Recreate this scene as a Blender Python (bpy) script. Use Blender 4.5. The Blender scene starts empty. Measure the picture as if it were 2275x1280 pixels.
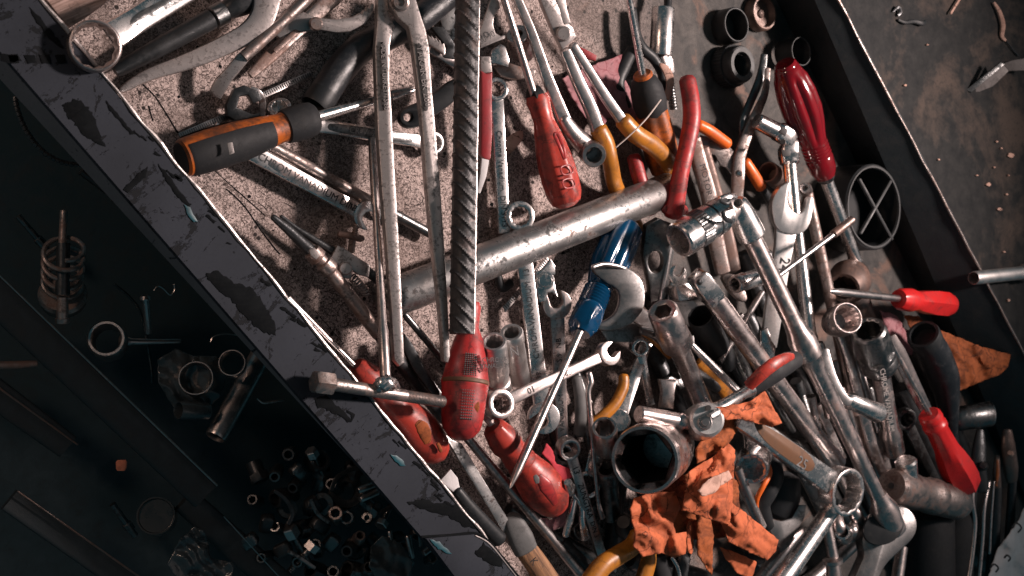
import bpy, math, random
from mathutils import Vector, Matrix, noise
from mathutils.geometry import tessellate_polygon, delaunay_2d_cdt
PI = math.pi
sc = bpy.context.scene
COL = sc.collection

# ---------------------------------------------------------------- camera
TH = math.radians(35.0); FPX = 2600.0; DIST = 0.97
FW = Vector((math.sin(TH), 0, -math.cos(TH)))
RT = Vector((math.cos(TH), 0, math.sin(TH)))
UP = Vector((0, 1, 0))
CAM = -FW * DIST
cd = bpy.data.cameras.new('camera'); cam = bpy.data.objects.new('camera', cd); COL.objects.link(cam)
cam.location = CAM
_mr = Matrix((RT, UP, -FW)).transposed()
cam.rotation_euler = _mr.to_euler()
cd.sensor_width = 36.0; cd.lens = FPX / 2275.0 * 36.0
cd.clip_start = 0.01; cd.clip_end = 50
cd.dof.use_dof = True; cd.dof.focus_distance = 0.86; cd.dof.aperture_fstop = 13.0
sc.camera = cam

# ---------------------------------------------------------------- light and exposure
wd = bpy.data.worlds.new('World'); sc.world = wd; wd.use_nodes = True
bgn = wd.node_tree.nodes['Background']
_nt = wd.node_tree
_tc = _nt.nodes.new('ShaderNodeTexCoord'); _dp = _nt.nodes.new('ShaderNodeVectorMath'); _dp.operation = 'DOT_PRODUCT'
_dp.inputs[1].default_value = Vector((.50, .12, .86)).normalized(); _nt.links.new(_tc.outputs['Generated'], _dp.inputs[0])
_cr = _nt.nodes.new('ShaderNodeValToRGB'); _cr.color_ramp.elements[0].position = .78; _cr.color_ramp.elements[1].position = .985
_cr.color_ramp.elements[0].color = (.023, .062, .077, 1); _cr.color_ramp.elements[1].color = (.36, .31, .30, 1)   # dim teal room; pale ceiling patch shaped for metal tops to reflect
_nt.links.new(_dp.outputs['Value'], _cr.inputs[0]); _nt.links.new(_cr.outputs[0], bgn.inputs[0]); bgn.inputs[1].default_value = 1.0
def area(name, loc, target, power, sx, sy, col):
    ld = bpy.data.lights.new(name, 'AREA'); ld.energy = power; ld.shape = 'RECTANGLE'; ld.size = sx; ld.size_y = sy; ld.color = col
    o = bpy.data.objects.new(name, ld); COL.objects.link(o); o.location = loc
    o.rotation_euler = (Vector(target) - Vector(loc)).to_track_quat('-Z', 'Y').to_euler()
    return o
ld = bpy.data.lights.new('workshop_lamp', 'SPOT'); ld.energy = 168; ld.spot_size = math.radians(66); ld.spot_blend = 1.0; ld.shadow_soft_size = 0.075; ld.color = (1.0, 0.83, 0.77)
lo = bpy.data.objects.new('workshop_lamp', ld); COL.objects.link(lo); lo.location = (0.82, 0.30, 1.08)
lo.rotation_euler = (Vector((-0.07, 0.05, 0)) - Vector(lo.location)).to_track_quat('-Z', 'Y').to_euler()
area('side_lamp', (-1.15, 0.42, 0.50), (-0.42, -0.12, -0.1), 2.4, 0.14, 0.14, (1.0, 0.66, 0.5))
sc.view_settings.view_transform = 'Standard'; sc.view_settings.look = 'None'
sc.view_settings.exposure = -0.12; sc.view_settings.gamma = 1.0; sc.view_settings.use_curve_mapping = False
try:
    sc.cycles.max_bounces = 6; sc.cycles.use_denoising = True
except Exception: pass

# ---------------------------------------------------------------- from a photo point and a height (mm) to the place
def W(x, y, h=0.0):
    d = FW * FPX + RT * (x - 1137.5) - UP * (y - 640)
    t = (h * 0.001 - CAM.z) / d.z
    return CAM + d * t
def S(x, y, h=0.0):                       # metres per photo pixel there
    return (W(x, y, h) - CAM).dot(FW) / FPX
def Nmix(p, k=0.6):
    c = (CAM - p).normalized()
    return (c * k + Vector((0, 0, 1)) * (1 - k)).normalized()

# ---------------------------------------------------------------- objects
def tag(o, label=None, cat=None, group=None, kind=None):
    if label: o['label'] = label
    if cat: o['category'] = cat
    if group: o['group'] = group
    if kind: o['kind'] = kind
    return o
def T(name, label, cat, x, y, h=0, group=None):
    o = bpy.data.objects.new(name, None); COL.objects.link(o)
    o.empty_display_size = 0.01; o.location = W(x, y, h)
    return tag(o, label, cat, group)
def mk(name, V, F, mat, parent, ang=35):
    """parent: an object, or a tuple (label, category, group) for a thing of one mesh, or ('structure',)"""
    me = bpy.data.meshes.new(name)
    V = [Vector(v) for v in V]
    org = Vector((0, 0, 0)); root = None
    if isinstance(parent, tuple):
        n = len(V); c = sum(V, Vector()) / n
        org = Vector((c.x, c.y, min(v.z for v in V)))
    elif parent is not None:
        root = parent; org = root.location.copy()
        if root.parent: org = org + root.parent.location
    me.from_pydata([v - org for v in V], [], F)
    me.validate(); me.update()
    me.materials.append(M[mat])
    for p in me.polygons: p.use_smooth = True
    try: me.set_sharp_from_angle(angle=math.radians(ang))
    except Exception: pass
    o = bpy.data.objects.new(name, me); COL.objects.link(o)
    if root is not None: o.parent = root
    else:
        o.location = org
        if isinstance(parent, tuple):
            if parent[0] in ('structure', 'stuff'): o['kind'] = parent[0]
            else: tag(o, *parent)
    return o
def v3(p): return p if isinstance(p, Vector) else W(*p)
def frame(A, p, k=0.6):
    N = Nmix(p, k); N = (N - A * N.dot(A))
    if N.length < 1e-4: N = UP - A * UP.dot(A)
    N.normalize(); return N, N.cross(A)      # N faces up/viewer, Y to the side
def modr(m, a, r):
    if m is None: return r
    if m == 'h':                              # hexagon
        t = (a % (PI / 3)) - PI / 6; return r * math.cos(PI / 6) / math.cos(t) * 1.06
    if m == 's':                              # twelve point
        t = (a % (PI / 6)) / (PI / 6); return r * (0.95 + 0.085 * abs(2 * t - 1))
    if m == 'k': return r * (1.0 + 0.016 * (1 if int(a / (2 * PI) * 72 + .5) % 2 else -1))
    if m == 'f': return r * (1 - 0.17 * (0.5 + 0.5 * math.cos(7 * a + .5)) ** 3)
    if m == 'g': return r * (1 - 0.16 * (0.5 + 0.5 * math.cos(5 * a + .6)) ** 2)
    if m == 'q': return r * (1 - 0.06 * (0.5 + 0.5 * math.cos(8 * a)))
    return r
def L(parent, name, mat, p1, p2, prof, seg=40, sec=None, k=0.6, ang=35, sq=1.0):
    if isinstance(p2, (int, float)): a = v3(p1); b = Vector((a.x, a.y, p2*.001)); p2 = (p1[0], p1[1], p2)
    a = v3(p1); b = b if isinstance(p2[2], int) and p2[:2] == p1[:2] else v3(p2); A = (b - a); Ln = A.length; A.normalize()
    if isinstance(p1, tuple): s = S((p1[0]+p2[0])/2, (p1[1]+p2[1])/2, (p1[2]+p2[2])/2)
    else: s = 1.0
    N, Y = frame(A, (a + b) / 2, k)
    if any(len(q) > 2 and q[2] for q in prof): seg = 72
    V = []; F = []
    if sec: a0, a1 = math.radians(sec[0]), math.radians(sec[1]); nn = seg + 1
    else: a0, a1 = 0, 2 * PI; nn = seg
    for q in prof:
        f, r = q[0], q[1]; m = q[2] if len(q) > 2 else None
        for i in range(nn):
            t = a0 + (a1 - a0) * i / seg
            rr = modr(m, t, r) * s if r > 0 else 0
            V.append(a + A * (f * Ln) + N * (math.cos(t) * rr * sq) + Y * (math.sin(t) * rr))
    for j in range(len(prof) - 1):
        for i in range(seg if sec else nn):
            i2 = (i + 1) % nn if not sec else i + 1
            F.append((j * nn + i, j * nn + i2, (j + 1) * nn + i2, (j + 1) * nn + i))
    # flip so that normals look outward when the profile runs forward
    F = [f[::-1] for f in F]
    # collapse the poles
    if not sec and prof[0][1] > 0 and prof[-1][1] > 0 and abs(prof[0][0] - prof[-1][0]) < .15:
        j = len(prof) - 1                     # a ring: join the last section to the first
        for i in range(nn): F.append((i, (i + 1) % nn, j * nn + (i + 1) % nn, j * nn + i))
    elif not sec:
        for j, q in ((0, prof[0]), (len(prof) - 1, prof[-1])):
            if q[1] > 0:
                ids = list(range(j * nn, j * nn + nn)); F.append(ids if j == 0 else ids[::-1])
    return mk(name, V, F, mat, parent, ang)
def tubep(r, ri, d=0.6, m=None, bv=0.03):     # profile of a socket whose mouth is at f=0
    return [(1, 0), (1, r - 1), (1 - bv, r), (bv, r), (0, r - 1.5), (0, ri + 1), (bv, ri, m), (d, ri, m), (d, 0)][::-1]
def SW(parent, name, mat, pts, flat=1.0, n=7, ex=2.0, seg=20, k=0.6, closed=False, cap=True, ang=40):
    """pts: (x, y, h, r) photo point, height mm, half width in photo pixels"""
    P = [(W(q[0], q[1], q[2]), q[3] * S(q[0], q[1], q[2])) for q in pts]
    return SWW(parent, name, mat, P, flat, n, ex, seg, k, closed, cap, ang)
def SWW(parent, name, mat, P, flat=1.0, n=7, ex=2.0, seg=20, k=0.6, closed=False, cap=True, ang=40):
    C = []; m = len(P)
    def at(i): return P[i % m] if closed else P[max(0, min(m - 1, i))]
    if m == 2 and not closed: C = [P[0], P[1]]
    else:
        for i in range(m if closed else m - 1):
            p0, p1, p2, p3 = at(i - 1), at(i), at(i + 1), at(i + 2)
            for j in range(n):
                t = j / n; t2 = t * t; t3 = t2 * t
                c = 0.5 * ((2 * p1[0]) + (p2[0] - p0[0]) * t + (2 * p0[0] - 5 * p1[0] + 4 * p2[0] - p3[0]) * t2 + (3 * p1[0] - p0[0] - 3 * p2[0] + p3[0]) * t3)
                C.append((c, p1[1] + (p2[1] - p1[1]) * t))
        if not closed: C.append(P[-1])
    V = []; F = []; nc = len(C); pN = None
    if cap and not closed:                    # rounded ends
        def end(c, d, r):
            return [(c + d * r * .55 , r * .55), (c + d * r * .42, r * .85)]
        d0 = (C[0][0] - C[1][0]).normalized(); d1 = (C[-1][0] - C[-2][0]).normalized()
        C = end(C[0][0], d0, C[0][1] * min(1, flat)) + C + end(C[-1][0], d1, C[-1][1] * min(1, flat))[::-1]
        nc = len(C)
    for i, (c, r) in enumerate(C):
        q0 = C[(i - 1) % nc if closed else max(0, i - 1)][0]; q1 = C[(i + 1) % nc if closed else min(nc - 1, i + 1)][0]
        A = (q1 - q0).normalized(); N, Y = frame(A, c, k)
        if pN is not None and pN.dot(N) < 0.6:
            N = (pN - A * pN.dot(A)).normalized(); Y = N.cross(A)
        pN = N
        for s_ in range(seg):
            t = 2 * PI * s_ / seg; cx, sx = math.cos(t), math.sin(t)
            e = 2.0 / ex
            u = math.copysign(abs(sx) ** e, sx); w = math.copysign(abs(cx) ** e, cx)
            V.append(c + Y * (u * r) + N * (w * r * flat))
    for i in range(nc if closed else nc - 1):
        i2 = (i + 1) % nc
        for s_ in range(seg):
            s2 = (s_ + 1) % seg
            F.append((i * seg + s_, i2 * seg + s_, i2 * seg + s2, i * seg + s2))
    if not closed:
        F.append(list(range(seg))); F.append(list(range((nc - 1) * seg, nc * seg))[::-1])
    return mk(name, V, F, mat, parent, ang)
def smooth2(pts, it):
    for _ in range(it):
        out = []
        for i in range(len(pts)):
            a, b = pts[i], pts[(i + 1) % len(pts)]
            out.append((a[0]*.75+b[0]*.25, a[1]*.75+b[1]*.25)); out.append((a[0]*.25+b[0]*.75, a[1]*.25+b[1]*.75))
        pts = out
    return pts
def area2(l): return sum(l[i][0]*l[(i+1)%len(l)][1]-l[(i+1)%len(l)][0]*l[i][1] for i in range(len(l)))/2
def inset(l, d):
    n = len(l); out = []
    for i in range(n):
        p, c, q = l[i-1], l[i], l[(i+1) % n]
        e1 = Vector((c[0]-p[0], c[1]-p[1])); e2 = Vector((q[0]-c[0], q[1]-c[1]))
        if e1.length < 1e-9: e1 = e2
        if e2.length < 1e-9: e2 = e1
        if e1.length < 1e-9: out.append(c); continue
        n1 = Vector((-e1.y, e1.x)).normalized(); n2 = Vector((-e2.y, e2.x)).normalized()
        b = n1 + n2
        if b.length < .3: b = n1
        b.normalize(); sc_ = d / max(.5, b.dot(n1)); out.append((c[0]+b.x*sc_, c[1]+b.y*sc_))
    return out
def plate2d(parent, name, mat, O, X, Y, N, loops, th, bev, ang=35):
    """loops in metres in the X,Y plane; the first is the outline, the others holes; top face at O + N*th/2"""
    LL = []
    for i, l in enumerate(loops):
        a = area2(l)
        if (i == 0 and a < 0) or (i > 0 and a > 0): l = l[::-1]
        LL.append(l)
    V = []; F = []
    P = lambda p, z: O + X * p[0] + Y * p[1] + N * z
    rings = [[(l, -th/2 + bev*.6), ] for l in LL]
    base = []; tops = []; bots = []
    for l in LL:
        n = len(l); li = inset(l, bev); lm = inset(l, bev*.3)
        lv = [(li, -th/2), (l, -th/2 + bev), (l, th/2 - bev), (lm, th/2 - bev*.3), (li, th/2)]
        idx = []
        for (q, z) in lv:
            idx.append(len(V)); V.extend(P(p, z) for p in q)
        for a in range(len(lv) - 1):
            for i in range(n):
                j = (i + 1) % n
                F.append((idx[a]+i, idx[a]+j, idx[a+1]+j, idx[a+1]+i))
        tops.append((idx[-1], li)); bots.append((idx[0], li))
    for which, flip in ((tops, False), (bots, True)):
        flat = []; 
        for st, l in which: flat.extend(range(st, st + len(l)))
        tris = tessellate_polygon([[Vector((p[0], p[1], 0)) for p in l] for st, l in which])
        for t in tris:
            t = [flat[i] for i in t]
            a, b, c = [V[i] for i in t]
            up = (b - a).cross(c - a).dot(N) > 0
            if up == flip: t = t[::-1]
            F.append(t)
    return mk(name, V, F, mat, parent, ang)
def PL(parent, name, mat, out, h=None, axis=None, th=4.0, bev=0.7, holes=(), k=0.6, sm=0, ang=35):
    """an outline in photo points, laid on its own plane at height h (mm), th mm thick"""
    if sm: out = smooth2(out, sm)
    cx = sum(p[0] for p in out)/len(out); cy = sum(p[1] for p in out)/len(out)
    if axis:
        a, b = W(*axis[0]), W(*axis[1]); O = (a + b)/2; X = (b - a).normalized()
    else:
        O = W(cx, cy, h); X = Vector((1, 0, 0)); 
    N = Nmix(O, k)
    N = (N - X*N.dot(X)).normalized() if axis else N
    if not axis: X = (X - N*X.dot(N)).normalized()
    Y = N.cross(X)
    def prj(p):
        d = FW*FPX + RT*(p[0]-1137.5) - UP*(p[1]-640); t = (O - CAM).dot(N)/d.dot(N)
        q = CAM + d*t - O; return (q.dot(X), q.dot(Y))
    loops = [[prj(p) for p in out]] + [[prj(p) for p in hl] for hl in holes]
    return plate2d(parent, name, mat, O, X, Y, N, loops, th*.001, bev*.001, ang)
def ell(cx, cy, rx, ry, n=28, rot=0, star=0):
    out = []
    for i in range(n):
        a = 2*PI*i/n; r = 1.0
        if star: t = (a % (2*PI/star))/(2*PI/star); r = .95 + .085*abs(2*t-1)
        x, y = rx*r*math.cos(a), ry*r*math.sin(a); c, s_ = math.cos(rot), math.sin(rot)
        out.append((cx + x*c - y*s_, cy + x*s_ + y*c))
    return out
def TX(parent, s, p, p2, size, mat='ink', k=0.6, ex=0.12, up=None, sx=1.0):
    """lettering centred at photo point p=(x,y,h), reading towards photo point p2=(x,y,h); size in photo pixels"""
    a, b = W(*p), W(*p2); A = (b - a).normalized(); N, Y = frame(A, a, k)
    cu = bpy.data.curves.new('lettering', 'FONT'); cu.body = s; cu.size = size*S(*p)*1.35; cu.align_x = 'CENTER'; cu.align_y = 'CENTER'
    cu.extrude = ex*.001; cu.resolution_u = 2
    to = bpy.data.objects.new('tmp_text', cu); COL.objects.link(to)
    me = bpy.data.meshes.new_from_object(to.evaluated_get(bpy.context.evaluated_depsgraph_get()))
    bpy.data.objects.remove(to)
    V = [a + A*(v.co.x*sx) + Y*v.co.y + N*v.co.z for v in me.vertices]
    F = [tuple(q.vertices) for q in me.polygons]; bpy.data.meshes.remove(me)
    return mk('lettering', V, F, mat, parent)
def TXP(parent, s, axis, off, p, p2, size, mat='ink', k=0.6, ex=.12, sx=1.0):
    """lettering on the plane PL uses for this axis, off mm above its middle; p, p2 photo points"""
    a, b = W(*axis[0]), W(*axis[1]); O = (a+b)/2; X = (b-a).normalized(); N = Nmix(O, k); N = (N - X*N.dot(X)).normalized(); O = O + N*off*.001
    def at(q):
        d = FW*FPX + RT*(q[0]-1137.5) - UP*(q[1]-640); return CAM + d*((O-CAM).dot(N)/d.dot(N))
    return TXW(parent, s, at(p), (at(p2)-at(p)).normalized(), N, size*S(p[0], p[1], 40), mat, ex, sx)
def TXW(parent, s, a, A, N, size, mat, ex=.12, sx=1.0):
    Y = N.cross(A)
    cu = bpy.data.curves.new('lettering', 'FONT'); cu.body = s; cu.size = size*1.35; cu.align_x = 'CENTER'; cu.align_y = 'CENTER'
    cu.extrude = ex*.001; cu.resolution_u = 2
    to = bpy.data.objects.new('tmp_text', cu); COL.objects.link(to)
    me = bpy.data.meshes.new_from_object(to.evaluated_get(bpy.context.evaluated_depsgraph_get()))
    bpy.data.objects.remove(to)
    V = [a + A*(v.co.x*sx) + Y*v.co.y + N*v.co.z for v in me.vertices]
    F = [tuple(q.vertices) for q in me.polygons]; bpy.data.meshes.remove(me)
    return mk('lettering', V, F, mat, parent)
def coil(parent, name, mat, p1, p2, R, r, turns, n=18):
    a, b = W(*p1), W(*p2); A = (b-a); Ln = A.length; A.normalize(); N, Y = frame(A, a); s = S(*p1)
    P = []
    for i in range(int(turns*n)+1):
        t = 2*PI*i/n; P.append((a + A*(Ln*i/(turns*n)) + (N*math.cos(t) + Y*math.sin(t))*R*s, r*s))
    return SWW(parent, name, mat, P, n=2, seg=8)
def thr(f0, f1, r, n, d=0.12):
    out = []
    for i in range(n):
        a = f0 + (f1-f0)*i/n; st = (f1-f0)/n
        out += [(a, r*(1-d)), (a + st*.5, r)]
    return out
def cloth(parent, name, mat, out, h, amp, seed=0, step=0, fr=0.03, th=1.0, dome=0, sm=0):
    """crumpled leather or fabric inside an outline of photo points: flat facets meeting in creases; h a number or h(x, y) in mm"""
    import bmesh
    rnd = random.Random(seed); jit = []
    for i in range(len(out)):
        p, q = out[i], out[(i+1) % len(out)]; m_ = max(1, int(math.hypot(p[0]-q[0], p[1]-q[1])/7))
        for j in range(m_): t = j/m_; jit.append((p[0]+(q[0]-p[0])*t + rnd.uniform(-1.3, 1.3), p[1]+(q[1]-p[1])*t + rnd.uniform(-1.3, 1.3)))
    out = jit; n = len(out); xs = [p[0] for p in out]; ys = [p[1] for p in out]
    def inside(x, y):
        c = False; j = n-1
        for i in range(n):
            if (out[i][1] > y) != (out[j][1] > y) and x < (out[j][0]-out[i][0])*(y-out[i][1])/(out[j][1]-out[i][1])+out[i][0]: c = not c
            j = i
        return c
    # long axis of the piece: the folds run along it and gather towards one end
    mx, my = sum(xs)/n, sum(ys)/n
    sxx = sum((x-mx)**2 for x in xs); syy = sum((y-my)**2 for y in ys); sxy = sum((p[0]-mx)*(p[1]-my) for p in out)
    ang = .5*math.atan2(2*sxy, sxx-syy) + rnd.uniform(-.35, .35); ca, sa = math.cos(ang), math.sin(ang)
    ext_ = max(abs((p[0]-mx)*ca + (p[1]-my)*sa) for p in out) + 1; sd = seed*5.3
    R1 = lambda t, o_: 1 - 2.4*abs(noise.noise(Vector((t, o_, sd))))
    def fold(x, y):
        u = (x-mx)*ca + (y-my)*sa; v = -(x-mx)*sa + (y-my)*ca
        vv = v*(1 + .55*u/ext_); wn = noise.noise(Vector((u*.022, v*.022, sd)))
        z = .62*R1(vv*.038 + 1.0*wn, 1.3 + u*.006) +   .15*R1(vv*.085 + 1.6*wn, 4.1 + u*.012)
        z += .34*R1(u*.030 + .9*wn + v*.012, 8.7) + .10*noise.noise(Vector((u*.16, v*.16, sd)))
        return z
    pts = [Vector(p) for p in out]; st = 4.6; y = min(ys)
    while y < max(ys):
        x = min(xs)
        while x < max(xs):
            p = Vector((x + rnd.uniform(-1, 1), y + rnd.uniform(-1, 1)))
            if inside(p.x, p.y) and min((p-q).length for q in pts[:n]) > 2.4: pts.append(p)
            x += st
        y += st
    vs, es, fs, *_ = delaunay_2d_cdt(pts, [(i, (i+1) % n) for i in range(n)], [], 1, 1e-4)
    bm = bmesh.new(); bv = []
    for v in vs:
        d = min(math.hypot(v.x-o_[0], v.y-o_[1]) for o_ in out)
        bv.append(bm.verts.new((v.x, v.y, (h(v.x, v.y) if callable(h) else h) + amp*fold(v.x, v.y) + dome*.5*min(1, d/30.0))))
    for f in fs:
        try: bm.faces.new([bv[i] for i in f])
        except ValueError: pass
    for _ in range(3): bmesh.ops.smooth_vert(bm, verts=bm.verts[:], factor=.5, use_axis_x=False, use_axis_y=False, use_axis_z=True)
    bm.verts.index_update(); bm.verts.ensure_lookup_table(); V = [W(v.co.x, v.co.y, v.co.z) for v in bm.verts]
    F = []
    for f in bm.faces:
        ids = [v.index for v in f.verts]
        p, q, r = V[ids[0]], V[ids[1]], V[ids[2]]
        F.append(ids if (q-p).cross(r-p).z > 0 else ids[::-1])
    bm.free()
    o = mk(name, V, F, mat, parent, ang=55)
    md = o.modifiers.new('thickness', 'SOLIDIFY'); md.thickness = th*.001; md.offset = -1
    return o
def jaw(R, g, rot=0, depth=-.1, n=30):       # open end head, slot towards +x turned by rot
    d = math.asin(min(.95, g/2/R)); out = []
    for i in range(n+1):
        a = d + (2*PI - 2*d)*i/n; out.append((R*math.cos(a), R*math.sin(a)))
    q = g/2
    for t in (-80, -45, 0, 45, 80):
        a = math.radians(t); out.append((depth*R + q*.5 - q*.8*math.cos(a)*1.0, q*math.sin(a)*1.0))
    c, s_ = math.cos(rot), math.sin(rot)
    return [(x*c - y*s_, x*s_ + y*c) for x, y in out]
def WR(name, label, p1, p2, w, e1, e2, mat='chrome', R1=None, R2=None, txt=None, th=4.5, group=None, ri=.62, rot1=.26, rot2=.26, panel=None, tmat='ink', cat='wrench', tsz=None, k=.6, w2=None, bv=1.0):
    """a spanner from p1 to p2 (photo points of the two head centres); e: 'ring', 'open' or None"""
    a, b = W(*p1), W(*p2); A = b - a; Ln = A.length; A.normalize(); mid = (a+b)/2
    N, Y = frame(A, mid, k); s = S((p1[0]+p2[0])/2, (p1[1]+p2[1])/2, (p1[2]+p2[2])/2)
    R1 = (R1 or w*.95)*s; R2 = (R2 or w*.95)*s; w = w*s; w2 = (w2*s if w2 else w*.86)
    root = bpy.data.objects.new(name, None); COL.objects.link(root); root.location = a; root.empty_display_size = .01
    tag(root, label, cat, group)
    x0 = R1*.8 if e1 else 0; x1 = Ln - (R2*.8 if e2 else 0)
    ho = [(x0, -w/2), (x0 + (x1-x0)*.2, -w*.46), (x1 - (x1-x0)*.2, -w2*.48), (x1, -w2/2), (x1, w2/2), (x1 - (x1-x0)*.2, w2*.48), (x0 + (x1-x0)*.2, w*.46), (x0, w/2)]
    plate2d(root, 'handle', mat, a, A, Y, N, [ho], th*.001, bv*.001)
    for e, R, o_, sg, rot in ((e1, R1, a, -1, rot1), (e2, R2, b, 1, rot2)):
        if e == 'ring':
            n = 48; oc = [(R*math.cos(2*PI*i/n), R*math.sin(2*PI*i/n)) for i in range(n)]
            ih = ell(0, 0, R*ri, R*ri, 48, 0, 12)
            plate2d(root, 'ring_head', mat, o_, A, Y, N, [oc, ih], th*.0019, min(.0016, R*.12))
        elif e == 'open':
            jj = jaw(R, R*.95, 0); c, s_ = math.cos(rot), math.sin(rot)
            jj = [(x*c - y*s_, x*s_ + y*c) for x, y in jj]
            jj = [(sg*x, y) for x, y in jj]
            plate2d(root, 'open_jaw', mat, o_, A, Y, N, [jj], th*.0014, .0006)
    if panel:
        q0, q1 = x0 + (x1-x0)*panel[0], x0 + (x1-x0)*panel[1]; pw = w*.3
        pn = smooth2([(q0, 0), (q0+pw, -pw), (q1-pw, -pw), (q1, 0), (q1-pw, pw), (q0+pw, pw)], 2)
        plate2d(root, 'recessed_panel', panel[2], a + N*(th*.0005 - .0001), A, Y, N, [pn], .0006, .0001)
    if txt:
        for (t, f, size, rev) in txt:
            TXW(root, t, a + A*(f*Ln) + N*(th*.0005 + .0003), A*(-1 if rev else 1), N, size*s, tmat)
    return root

# ---------------------------------------------------------------- materials
M = {}
def nodes(name):
    m = bpy.data.materials.new(name); m.use_nodes = True; nt = m.node_tree
    for n in list(nt.nodes): nt.nodes.remove(n)
    out = nt.nodes.new('ShaderNodeOutputMaterial'); b = nt.nodes.new('ShaderNodeBsdfPrincipled')
    nt.links.new(b.outputs[0], out.inputs[0]); M[name] = m
    return m, nt, b
def N_(nt, t, **kw):
    n = nt.nodes.new(t)
    for k_, v in kw.items():
        if k_.startswith('i_'): n.inputs[k_[2:].replace('_', ' ')].default_value = v
        else: setattr(n, k_, v)
    return n
def noise_(nt, co, scale, detail=6, rough=.6, dist=0):
    n = N_(nt, 'ShaderNodeTexNoise'); n.inputs['Scale'].default_value = scale; n.inputs['Detail'].default_value = detail
    n.inputs['Roughness'].default_value = rough; n.inputs['Distortion'].default_value = dist
    nt.links.new(co, n.inputs['Vector']); return n.outputs['Fac']
def ramp(nt, fac, a, b, ca=(0,0,0,1), cb=(1,1,1,1)):
    r = N_(nt, 'ShaderNodeValToRGB'); r.color_ramp.elements[0].position = a; r.color_ramp.elements[1].position = b
    r.color_ramp.elements[0].color = ca; r.color_ramp.elements[1].color = cb; nt.links.new(fac, r.inputs[0]); return r.outputs[0]
def mix(nt, fac, a, b):
    n = N_(nt, 'ShaderNodeMix', data_type='RGBA')
    for s_, v in ((6, a), (7, b)):
        if isinstance(v, tuple): n.inputs[s_].default_value = v
        else: nt.links.new(v, n.inputs[s_])
    if isinstance(fac, float): n.inputs[0].default_value = fac
    else: nt.links.new(fac, n.inputs[0])
    return n.outputs[2]
def mth(nt, op, a, b):
    n = N_(nt, 'ShaderNodeMath', operation=op)
    for i, v in enumerate((a, b)):
        if isinstance(v, (int, float)): n.inputs[i].default_value = v
        else: nt.links.new(v, n.inputs[i])
    return n.outputs[0]
def coords(nt, scale=None, rot=None):
    t = N_(nt, 'ShaderNodeTexCoord'); oi = N_(nt, 'ShaderNodeObjectInfo')
    add = N_(nt, 'ShaderNodeVectorMath', operation='ADD'); nt.links.new(t.outputs['Object'], add.inputs[0]); nt.links.new(oi.outputs['Random'], add.inputs[1])
    o = add.outputs[0]
    if scale or rot:
        if rot:
            mp = N_(nt, 'ShaderNodeMapping'); nt.links.new(o, mp.inputs[0]); mp.inputs['Rotation'].default_value = rot; o = mp.outputs[0]
        if scale:
            mp = N_(nt, 'ShaderNodeMapping'); nt.links.new(o, mp.inputs[0]); mp.inputs['Scale'].default_value = scale; o = mp.outputs[0]
    return o
def c4(c): return (c[0], c[1], c[2], 1)
def steel(name, col, rough=(.25, .5), grime=.45, gcol=(.02, .022, .024), rust=0.0, rcol=(.11, .045, .025), metallic=1.0, bump=.15, sc_=1.0):
    m, nt, b = nodes(name); co = coords(nt)
    n1 = noise_(nt, co, 95*sc_, 8, .65, .4); n2 = noise_(nt, co, 420*sc_, 5, .7); n3 = noise_(nt, co, 38*sc_, 6, .6, .8)
    scr = noise_(nt, coords(nt, (1500, 60, 160), (.6, .4, .9)), 1.0, 3, .6); scr2 = noise_(nt, coords(nt, (120, 1400, 90), (.2, 1.0, .4)), 1.0, 3, .6)
    var = mix(nt, ramp(nt, n3, .35, .65), c4([x*.78 for x in col]), c4(col))
    g = mth(nt, 'MULTIPLY', ramp(nt, mth(nt, 'ADD', mth(nt, 'MULTIPLY', n1, .5), mth(nt, 'MULTIPLY', n2, .5)), .505, .575), min(1.0, grime*1.35))
    cc = mix(nt, g, var, c4(gcol))
    met = mth(nt, 'SUBTRACT', metallic, mth(nt, 'MULTIPLY', g, .5))
    if rust:
        rm = mth(nt, 'MULTIPLY', ramp(nt, mth(nt, 'ADD', mth(nt, 'MULTIPLY', n3, .6), mth(nt, 'MULTIPLY', n1, .4)), .60-.25*rust, .72-.2*rust), min(1.0, .5+.5*rust))
        cc = mix(nt, rm, cc, mix(nt, n2, c4(rcol), c4([x*2.2 for x in rcol])))
        met = mth(nt, 'SUBTRACT', met, mth(nt, 'MULTIPLY', rm, .7))
    nt.links.new(cc, b.inputs['Base Color'])
    met2 = N_(nt, 'ShaderNodeClamp'); nt.links.new(met, met2.inputs[0]); nt.links.new(met2.outputs[0], b.inputs['Metallic'])
    rr = N_(nt, 'ShaderNodeMapRange'); nt.links.new(mth(nt, 'ADD', mth(nt, 'MULTIPLY', n1, .6), mth(nt, 'MULTIPLY', g, .5)), rr.inputs[0])
    rr.inputs[1].default_value = .2; rr.inputs[2].default_value = .75; rr.inputs[3].default_value = rough[0]; rr.inputs[4].default_value = rough[1]
    nt.links.new(rr.outputs[0], b.inputs['Roughness'])
    hh = mth(nt, 'ADD', mth(nt, 'ADD', mth(nt, 'MULTIPLY', n2, .6), mth(nt, 'MULTIPLY', n1, 1.2)), mth(nt, 'MULTIPLY', mth(nt, 'ADD', ramp(nt, scr, .62, .68), ramp(nt, scr2, .64, .7)), .25))
    bp = N_(nt, 'ShaderNodeBump'); bp.inputs['Strength'].default_value = bump; bp.inputs['Distance'].default_value = .0012
    nt.links.new(hh, bp.inputs['Height']); nt.links.new(bp.outputs[0], b.inputs['Normal'])
    return m
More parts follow.
